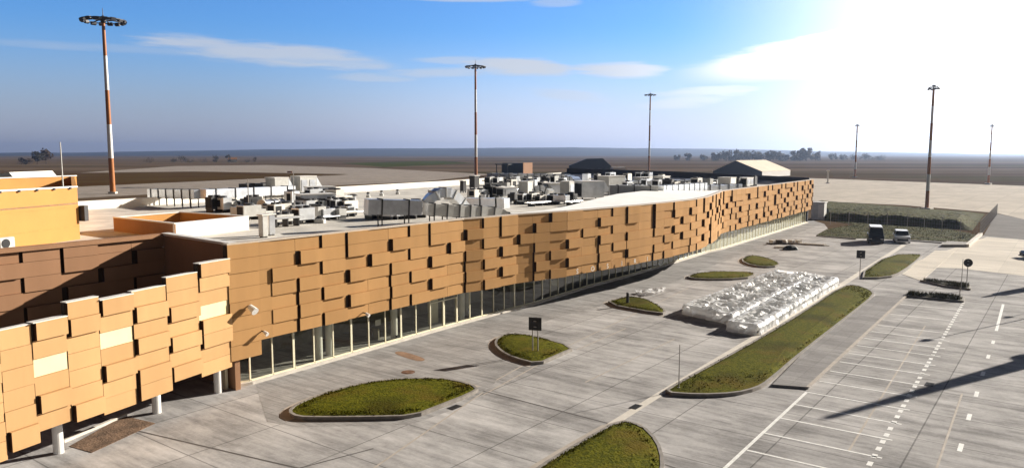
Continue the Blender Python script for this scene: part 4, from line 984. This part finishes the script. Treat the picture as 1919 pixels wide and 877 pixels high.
# ------------------------------------------------------------------ trees
def tree(px, Y, h, wd, label, m='leaf', group=None, n=420, seed=0, trunk=.3, leaf=.9):
    r = random.Random(seed + int(px)); b = P(px, Y, 0); root = empty('tree', (b.x, b.y, 0), 0, label, 'tree', group)
    t = MB(); t.tube((0, 0, 0), (r.uniform(-.3, .3), 0, h * trunk), .03 * h, .02 * h, 7)
    for _ in range(5):
        a = r.uniform(0, 6.28); t.tube((0, 0, h * trunk * .8), (math.cos(a) * wd * .3, math.sin(a) * wd * .3, h * r.uniform(.5, .85)), .014 * h, .004 * h, 5)
    t.build('trunk', 'bark', root)
    cl = [(Vector((r.uniform(-.34, .34) * wd, r.uniform(-.3, .3) * wd, h * r.uniform(trunk + .08, .86))), r.uniform(.13, .27) * wd) for _ in range(12)]
    c = MB()
    for _ in range(n):
        p0, rr = r.choice(cl); d = Vector((r.gauss(0, 1), r.gauss(0, 1), r.gauss(0, .8))).normalized() * rr * r.uniform(.5, 1.05); p = p0 + d; s = leaf * h / 15 * r.uniform(.5, 1.3)
        a = Vector((r.gauss(0, 1), r.gauss(0, 1), r.gauss(0, 1))).normalized(); bb = a.orthogonal().normalized(); c.add([p - a * s, p + bb * s, p + a * s, p - bb * s * .8], [(0, 1, 2, 3)])
    c.build('crown', m, root)
tree(70, 900, 15.5, 14, 'round dark tree, darkest of the clump at the far left', n=700); tree(87, 940, 18, 18, 'broad brown tree at the right of the far left clump', 'leafb', n=700); tree(44, 890, 8.5, 10, 'low dark bush at the left of the far left clump', trunk=.1); tree(56, 915, 8, 12, 'low brown bush in the middle of the far left clump', 'leafb', trunk=.1)
gb = 'bushes scattered on the far plain'
for i, (px, h, wd, m, s) in enumerate(((280, 7, 14, 'leafb', 'alone right of the left mast'), (326, 7, 10, 'leaf', 'first of the row before the white house'), (341, 9, 13, 'leaf', 'second of the row before the white house'), (357, 6, 16, 'leaf', 'third of the row, widest and low'), (380, 5, 13, 'leafb', 'small brown one in the row'), (405, 11, 11, 'leaf', 'tall dark one left of the white house'), (428, 12, 8, 'leaf', 'tallest dark one touching the white house'), (462, 6, 16, 'leaf', 'wide low one right of the white house'), (478, 8, 8, 'leafb', 'brown one right of the wide low one'))):
    tree(px, 1050 + 10 * i, h, wd, 'far bush, ' + s, m, gb, 220, trunk=.1)
for i, (px, Y, h, wd) in enumerate(((1268, 1500, 10, 14), (1290, 1450, 14, 16), (1318, 1480, 12, 18), (1343, 1380, 15, 22), (1362, 1370, 17, 22), (1380, 1360, 18, 22), (1400, 1350, 17, 26), (1422, 1340, 16, 24), (1444, 1340, 17, 24), (1466, 1330, 16, 24), (1488, 1330, 18, 22), (1511, 1300, 22, 26), (1528, 1320, 15, 18), (1560, 1500, 12, 18), (1580, 1500, 10, 20), (1602, 1520, 9, 18), (1625, 1500, 11, 24), (1648, 1500, 8, 20))):
    wh = ('leftmost small one', 'second small one from the left', 'wide one left of the tent', 'left end of the dense part', 'behind the tent gable', 'above the tent gable', 'above the tent ridge', 'past the tent ridge', 'middle of the dense part', 'above the tent side wall', 'just left of the tallest one', 'tallest one of the line', 'right after the tallest one', 'first low one before the far apron mast', 'second low one before the far apron mast', 'low one behind the far apron mast', 'wide low one right of the far apron mast', 'rightmost low one')[i]
    tree(px, Y, h, wd, 'hazy tree in the distant tree line, ' + wh, 'leaf', 'trees of the distant tree line', 520, trunk=.08, leaf=1.5)

# ------------------------------------------------------------------ wrapped stacks
def film(poly, hgt, label, seed, res=.2):
    if area(poly) < 0: poly = poly[::-1]
    c = sum(poly, Vector((0, 0))) / len(poly); root = empty('wrapped_stack', (c.x, c.y, 0), 0, label, 'wrapped stack', 'stacks under white plastic film')
    us = [p.dot(UD) for p in poly]; vs = [p.dot(VD) for p in poly]
    nu = int((max(us) - min(us)) / res) + 3; nv = int((max(vs) - min(vs)) / res) + 3; idx = {}; mb = MB()
    def edge_dist(p):
        d = 1e9
        for i in range(len(poly)):
            a, b = poly[i], poly[(i + 1) % len(poly)]; e = b - a; t = max(0, min(1, (p - a).dot(e) / e.length_squared)); d = min(d, (p - a - e * t).length)
        return d
    r = random.Random(seed)
    for i in range(nu):
        for j in range(nv):
            p = UD * (min(us) - res + i * res) + VD * (min(vs) - res + j * res)
            if not inside(p, poly): continue
            d = edge_dist(p)
            q = Vector((p.x * .55, p.y * .55, seed))
            h = hgt
            cre = abs(noise.noise(q * 2.2)) * .17 + abs(noise.noise(q * 5.5)) * .2 - .11 + r.uniform(-.05, .05)
            pal = .16 * (noise.cell(Vector((math.floor(p.dot(UD) / 1.6), math.floor(p.dot(VD) / 1.25), seed))) - .5)
            h += (cre + pal) * min(1, d / .2)
            if noise.noise(q * 2.3 + Vector((9, 4, 1))) > .36 and d > .3: h -= .3
            idx[(i, j)] = len(mb.v); mb.v.append((p.x - c.x + r.uniform(-.07, .07), p.y - c.y + r.uniform(-.07, .07), max(.05, h)))
    for (i, j), a in list(idx.items()):
        ks = [(i + 1, j), (i + 1, j + 1), (i, j + 1)]
        if all(k in idx for k in ks):
            q = (a, idx[ks[0]], idx[ks[1]], idx[ks[2]]); mb.f += [(q[0], q[2], q[1]), (q[0], q[3], q[2])] if r.random() < .5 else [(q[0], q[3], q[1]), (q[1], q[3], q[2])]
    for i in range(len(poly)):
        a, b = poly[i] - c, poly[(i + 1) % len(poly)] - c; k = max(2, int((b - a).length / .3)); e = (b - a).normalized(); nn = Vector((e.y, -e.x)); cols = []
        for q_ in range(k + 1):
            p = a.lerp(b, q_ / k); wob = (0 if q_ in (0, k) else 1); cols.append([(*(p + nn * (wob * r.uniform(-.06, .10) + o2) - e * (.12 if q_ == k else -.12 if q_ == 0 else 0)), z * hgt + (r.uniform(-.05, .05) if z > .9 else 0)) for o2, z in ((.05, .02), (-.02, .35), (.02, .7), (-.12, 1.0), (-.5, 1.03))])
        b0_ = len(mb.v)
        for cl_ in cols: mb.v += cl_
        for q_ in range(k):
            for z_ in range(4): i0 = b0_ + q_ * 5 + z_; mb.f.append((i0, i0 + 5, i0 + 6, i0 + 1))
    mb.build('plastic_film', 'film', root)
    inn = off([p - c for p in poly], -.35, True); m = MB(); m.prism(inn, .12, hgt * .45); m.build('stack_body', 'unit', root)
    m = MB()
    inn2 = off([p - c for p in poly], -.40, True); m.prism(inn2, 0, .115); m.build('pallet_base', 'dark', root)
A1, A2, B1, B2, C1, C2 = [xy(G(*p)) for p in ((1277, 588), (1372, 610), (1358, 620), (1421, 629), (1572, 534), (1452, 519))]
s_mid = C2.lerp(C1, .62)
film([A1, A2, s_mid - (B2 - B1).normalized() * -.35, C2], .82, 'wide main block of stacks under crumpled white plastic film', 3)
e_ = (B2 - B1).normalized() * .12
film([B1.lerp(B2, .03), B2, C1, s_mid + e_ * .6], .78, 'narrow row of stacks under white plastic film nearest the long island kerb', 8)
# flat sheet of plastic on the paving
pl = [xy(G(*p)) for p in ((1185, 551), (1200, 546), (1225, 543), (1250, 541), (1246, 547), (1228, 553), (1210, 556), (1198, 553))]; c = sum(pl, Vector((0, 0))) / len(pl)
mb = MB(); r = random.Random(2); ids = {}
for i in range(30):
    for j in range(30):
        p = Vector((c.x - 3 + i * .2, c.y - 3 + j * .2))
        if inside(p, pl): ids[(i, j)] = len(mb.v); mb.v.append((p.x - c.x, p.y - c.y, .02 + max(0, .15 + .25 * noise.noise((p.x, p.y, 1)) + r.uniform(-.08, .1))))
for (i, j), a in ids.items():
    if all(k in ids for k in ((i + 1, j), (i + 1, j + 1), (i, j + 1))): mb.f.append((a, ids[(i + 1, j)], ids[(i + 1, j + 1)], ids[(i, j + 1)]))
o = mb.build('plastic_sheet', 'film'); o.location = (c.x, c.y, 0); tag(o, 'loose white plastic sheet lying on the paving behind the bollard', 'plastic sheet')

# building leftovers near the far facade
def timber(px, py, n, ln, rz, label, m='kerbw'):
    t = empty('timber_pile', G(px, py), rz, label, 'timber pile', 'leftover materials on the forecourt')
    for k in range(n): MB().box((rnd.uniform(-.3, .3), -.5 + k * 1.0 / n, .08 + .1 * (k % 2)), (ln * rnd.uniform(.8, 1), .2, .09), rnd.uniform(-.06, .06)).build('plank', m, t)
timber(1516, 459, 5, 5.5, R(-28), 'long pale planks lying on the forecourt'); timber(1470, 465, 4, 3, R(-20), 'short pale planks beside the black sack', 'copingw')
t = empty('material_heap', G(1472, 457), 0, 'small heap of white boxes and pallets on the forecourt', 'material heap', 'leftover materials on the forecourt')
for k in range(5): MB().box((-2 + k * .95, rnd.uniform(-.4, .4), .35), (.7, .7, .5), rnd.random()).build('box', 'copingw' if k != 1 else 'bark', t, bevel=.03)
MB().box((0, 0, .06), (5, 1.6, .1)).build('pallet', 'bark', t)
mb = MB()
for i in range(9):
    for j in range(6): a = i / 8 * 6.28; b = j / 5 * 1.57; mb.v.append((1.1 * math.cos(a) * math.cos(b) * (1 + .15 * noise.noise((i, j, 2))), .8 * math.sin(a) * math.cos(b), .62 * math.sin(b)))
for i in range(8):
    for j in range(5): mb.f.append((i * 6 + j, (i + 1) * 6 + j, (i + 1) * 6 + j + 1, i * 6 + j + 1))
o = mb.build('black_sack', 'black'); o.location = G(1481, 468); tag(o, 'bulging black sack beside the short planks', 'sack')

# ------------------------------------------------------------------ signs, posts, bollard, cabinet, fence
def sign(px, py, h, s, shape, label, rz, n=1):
    g = G(px, py, .15); root = empty('road_sign', g, rz, label, 'road sign', 'road signs seen from the back')
    for k in range(n): MB().tube(((k - (n - 1) / 2) * .35, 0, 0), ((k - (n - 1) / 2) * .35, 0, h), .04, n=8).build('post', 'pole', root)
    if shape == 'square': MB().box((0, -.06, h - s / 2), (s, .04, s)).build('plate', 'signback', root, bevel=.015)
    else: MB().tube((0, -.04, h - s / 2), (0, -.08, h - s / 2), s / 2, n=24).build('plate', 'signback', root)
    for zz in (.28, .72): MB().box((0, -.1, h - s * zz), (s * .2, .05, .06)).build('clamp', 'pole', root)
sign(1003, 661, 2.35, .85, 'square', 'square road sign on two posts on the teardrop island', R(-15), 2)
sign(1611, 521, 2.9, .82, 'square', 'square road sign beside the pale kerb line before the short island', R(-20))
sign(1811, 541, 2.9, .78, 'round', 'round road sign on the far planting strip', R(-20))
def post(px, py, h, r, label, m='pole', name='marker_post', z=.15):
    mb = MB(); mb.tube((0, 0, 0), (0, 0, h), r, r * .8, 8); mb.tube((0, 0, 0), (0, 0, .06), r * 2.6, n=8); mb.tube((0, 0, h), (0, 0, h + .05), r * 1.2, r * .5, 8)
    o = mb.build(name, m); o.location = G(px, py, z); tag(o, label, 'post')
post(1272, 727, 2.4, .028, 'bare thin post at the near tip of the long island'); post(1801, 543, 2.9, .03, 'bare thin post left of the round sign'); post(1798, 561, 1.0, .04, 'short thin post on the near planting strip')
mb = MB(); mb.tube((0, 0, 0), (0, 0, .95), .13, .12, 12); mb.tube((0, 0, .95), (0, 0, 1.02), .15, .08, 12); mb.tube((0, 0, 0), (0, 0, .04), .2, n=12); o = mb.build('bollard', 'dark'); o.location = G(1176, 570, .15); tag(o, 'short dark bollard on the small triangular island', 'bollard')
cbx = empty('utility_cabinet', G(1534, 411), R(-35), 'white utility cabinet at the far corner of the terminal', 'utility cabinet')
MB().box((0, 0, 1.75), (2.4, 2.2, 3.2)).build('casing', 'unit', cbx, bevel=.04); MB().box((0, 0, 3.42), (2.7, 2.5, .14)).build('lid', 'copingw', cbx); MB().box((0, 0, .08), (2.9, 2.7, .16)).build('slab', 'kerbw', cbx); MB().box((.55, -1.115, 1.7), (.9, .03, 2.6)).build('door', 'copingw', cbx)
FN = empty('wire_fence', G(1836, 443), 0, 'wire mesh fence on thin posts along the grass bank and service road', 'fence'); fo_ = G(1836, 443)
fpath = [xy(p) - xy(fo_) for p in Gs((1556, 419), (1700, 428), (1836, 443), (1868, 404))]
pts_ = []
for a, b in zip(fpath, fpath[1:]):
    n = max(1, round((b - a).length / 3.6))
    for i in range(n): pts_.append(a.lerp(b, i / n))
pts_.append(fpath[-1])
for p in pts_: MB().tube((p.x, p.y, 0), (p.x, p.y, 2.5), .05, n=6).build('post', 'pole', FN)
wm = MB()
for a, b in zip(pts_, pts_[1:]):
    for z in (.1, .7, 1.3, 1.9, 2.4): wm.tube((*a, z), (*b, z), .012, n=4, caps=False)
    for k in range(1, 7):
        q = a.lerp(b, k / 7); wm.tube((*q, .1), (*q, 2.4), .008, n=4, caps=False)
wm.build('wire_mesh', 'pole', FN)

# ------------------------------------------------------------------ vehicles
def vehicle(loc, rz, L, wd, prof, cab, label, cat, name, paint, gnd=.2, wr=.32, top='carw'):
    "prof: body side profile (x along length, front = +x), cab: glasshouse profile"
    root = empty(name, loc, rz, label, cat)
    def ext(pr, w0, w1=None):
        mb = MB(); n = len(pr); w1 = w1 or [w0] * n
        mb.v = [(x, -w1[i] / 2, z) for i, (x, z) in enumerate(pr)] + [(x, w1[i] / 2, z) for i, (x, z) in enumerate(pr)]
        mb.f = [tuple(range(n - 1, -1, -1)), tuple(range(n, 2 * n))] + [(i, (i + 1) % n, (i + 1) % n + n, i + n) for i in range(n)]; return mb
    ext(prof, wd).build('body', paint, root, bevel=.06)
    zt_ = max(z for x, z in cab); zb_ = min(z for x, z in cab)
    ext(cab, wd, [wd * (.94 if z < (zt_ + zb_) / 2 else .8) for x, z in cab]).build('cabin', top, root, bevel=.04)
    f0, f1 = cab[1], cab[2]   # windscreen runs between the two front points
    def lerp(a, b, t): return (a[0] + (b[0] - a[0]) * t, a[1] + (b[1] - a[1]) * t)
    a, b = lerp(f0, f1, .08), lerp(f0, f1, .88); nx_, nz_ = .03, .02; w0, w1 = wd * .43, wd * .385
    MB().add([(a[0] + nx_, -w0, a[1] + nz_), (a[0] + nx_, w0, a[1] + nz_), (b[0] + nx_, w1, b[1] + nz_), (b[0] + nx_, -w1, b[1] + nz_)], [(0, 1, 2, 3)]).build('windscreen', 'cglass', root)
    r0, r1 = cab[0], cab[-1]
    for sgn in (-1, 1):
        y0, y1 = sgn * (wd * .47 + .012), sgn * (wd * .405 + .012); z0, z1 = zb_ + (zt_ - zb_) * .12, zb_ + (zt_ - zb_) * .85
        q = [(cab[0][0] + .25, y0, z0), (f0[0] - .25, y0, z0), (f1[0] - .15, y1, z1), (cab[-1][0] + .2, y1, z1)]
        MB().add(q, [(0, 1, 2, 3)]).build('side_window', 'cglass', root)
        xf = max(x for x, z in prof); zl = gnd + .45
        MB().box((xf - .02, sgn * wd * .36, zl), (.12, wd * .18, .14)).build('headlight', 'light', root, bevel=.02)
        MB().box((f0[0] - .35, sgn * (wd / 2 + .09), zb_ + .1), (.1, .18, .14)).build('wing_mirror', paint, root, bevel=.02)
        for x in (-L * .31, L * .31):
            w_ = MB().tube((x, sgn * (wd / 2 - .2), wr), (x, sgn * (wd / 2 + .02), wr), wr, n=20).build('wheel', 'tyre', root)
            MB().tube((x, sgn * (wd / 2 + .021), wr), (x, sgn * (wd / 2 + .035), wr), wr * .6, n=14).build('rim', 'rim', w_)
    xf = max(x for x, z in prof)
    MB().box((xf, 0, gnd + .24), (.08, wd * .7, .22)).build('grille', 'black', root); MB().box((xf + .06, 0, gnd + .06), (.1, wd * .92, .16)).build('bumper', paint, root, bevel=.03)
    return root
face = math.atan2(-.80, -.60)
wc = vehicle(G(1689, 453), R(-113), 4.2, 1.78, [(-2.1, .25), (2.05, .25), (2.1, .62), (1.95, .82), (1.0, .96), (-1.9, .98), (-2.1, .7)], [(-1.95, .95), (1.05, .95), (.35, 1.46), (-1.5, 1.5)], 'white hatchback car parked facing the camera beside the grass verge', 'car', 'parked_car', 'carw')
wc.scale = (1.14, 1.14, 1.14)
vn = vehicle(G(1640, 454), R(-113), 5.4, 2.05, [(-2.7, .35), (2.6, .35), (2.7, .75), (2.6, 1.15), (2.2, 1.3), (-2.7, 1.3)], [(-2.65, 1.28), (2.2, 1.28), (1.75, 2.25), (-2.6, 2.32)], 'dark van with pale roof parked facing the camera left of the white car', 'van', 'parked_van', 'cark', .3, .38, 'cark')
MB().box((-.4, 0, 2.37), (4.1, 1.62, .1)).build('white_roof', 'carw', vn, bevel=.03)
vehicle(G(1952, 484), R(170), 4.4, 1.8, [(-2.2, .25), (2.15, .25), (2.2, .62), (2.0, .85), (1.0, .98), (-2.0, 1.0), (-2.2, .7)], [(-1.9, .97), (1.05, .97), (.35, 1.45), (-1.3, 1.47)], 'dark car only just entering at the right edge, its shadow on the pale slab', 'car', 'parked_car', 'cark')

# lamp posts beyond the right edge whose shadows cross the parking bays
def street_lamp(tip, h, r, hw, label):
    s = Vector((math.sin(SAZ), math.cos(SAZ))) * (h / math.tan(SEL)); b = xy(tip) + s
    root = empty('street_lamp', (b.x, b.y, 0), 0, label, 'street lamp', 'lamp posts right of the frame')
    MB().tube((0, 0, 0), (0, 0, h), r, r * .45, 12).build('pole', 'pole', root); MB().tube((0, 0, 0), (0, 0, .5), r * 1.6, n=12).build('base', 'kerb', root)
    MB().tube((0, 0, h - .05), (0, 0, h + .25), hw * .6, hw * .4, 12).build('lamp_head', 'lamp', root)
street_lamp(G(1738, 637), 9, .09, .55, 'slim lamp post past the right edge'); street_lamp(G(1891, 594), 9, .08, .45, 'slim lamp post further past the right edge')
tw = empty('shadow_mast', (0, 0, 0), 0, 'unseen tapering mast added to cast the broad shadow over the parking bays', 'mast'); s = Vector((math.sin(SAZ), math.cos(SAZ)))  # mast added out of view to throw the broad tapering shadow
hh = 15.5; b = xy(G(1545, 784)) + s * (hh / math.tan(SEL)); tw.location = (b.x, b.y, 0)
MB().tube((0, 0, 0), (0, 0, 8), 1.5, 1.0, 16).build('shadow_mast_lower_shaft', 'pole', tw); MB().tube((0, 0, 8), (0, 0, hh), .75, .22, 16).build('shadow_mast_upper_shaft', 'pole', tw); MB().tube((0, 0, 7.8), (0, 0, 8.1), 1.3, n=16).build('shadow_mast_platform', 'dark', tw)
b = xy(G(1842, 557)) + s * (8 / math.tan(SEL)); t = empty('shadow_mast', (b.x, b.y, 0), 0, 'unseen shorter mast added to cast a second broad shadow', 'mast')  # second unseen mast, added for the wide shadow further off
MB().tube((0, 0, 0), (0, 0, 7), .9, .6, 14).build('shadow_mast_shaft', 'pole', t); MB().tube((0, 0, 7), (0, 0, 8), .3, .15, 14).build('tip', 'pole', t)

# ------------------------------------------------------------------ air
hz = MB(); hz.box((0, 5000, 70), (20000, 10600, 146)); m = bpy.data.materials.new('pale air'); m.use_nodes = True; nt = m.node_tree
nt.nodes.remove(nt.nodes["Principled BSDF"]); v = N(nt, "ShaderNodeVolumePrincipled"); v.inputs["Color"].default_value = (.58, .72, 1, 1); v.inputs["Density"].default_value = 1.2e-4; v.inputs["Anisotropy"].default_value = .72
nt.links.new(v.outputs[0], nt.nodes["Material Output"].inputs["Volume"]); m.cycles.homogeneous_volume = True if hasattr(m.cycles, 'homogeneous_volume') else None
tag(hz.build('haze', m), kind='stuff')
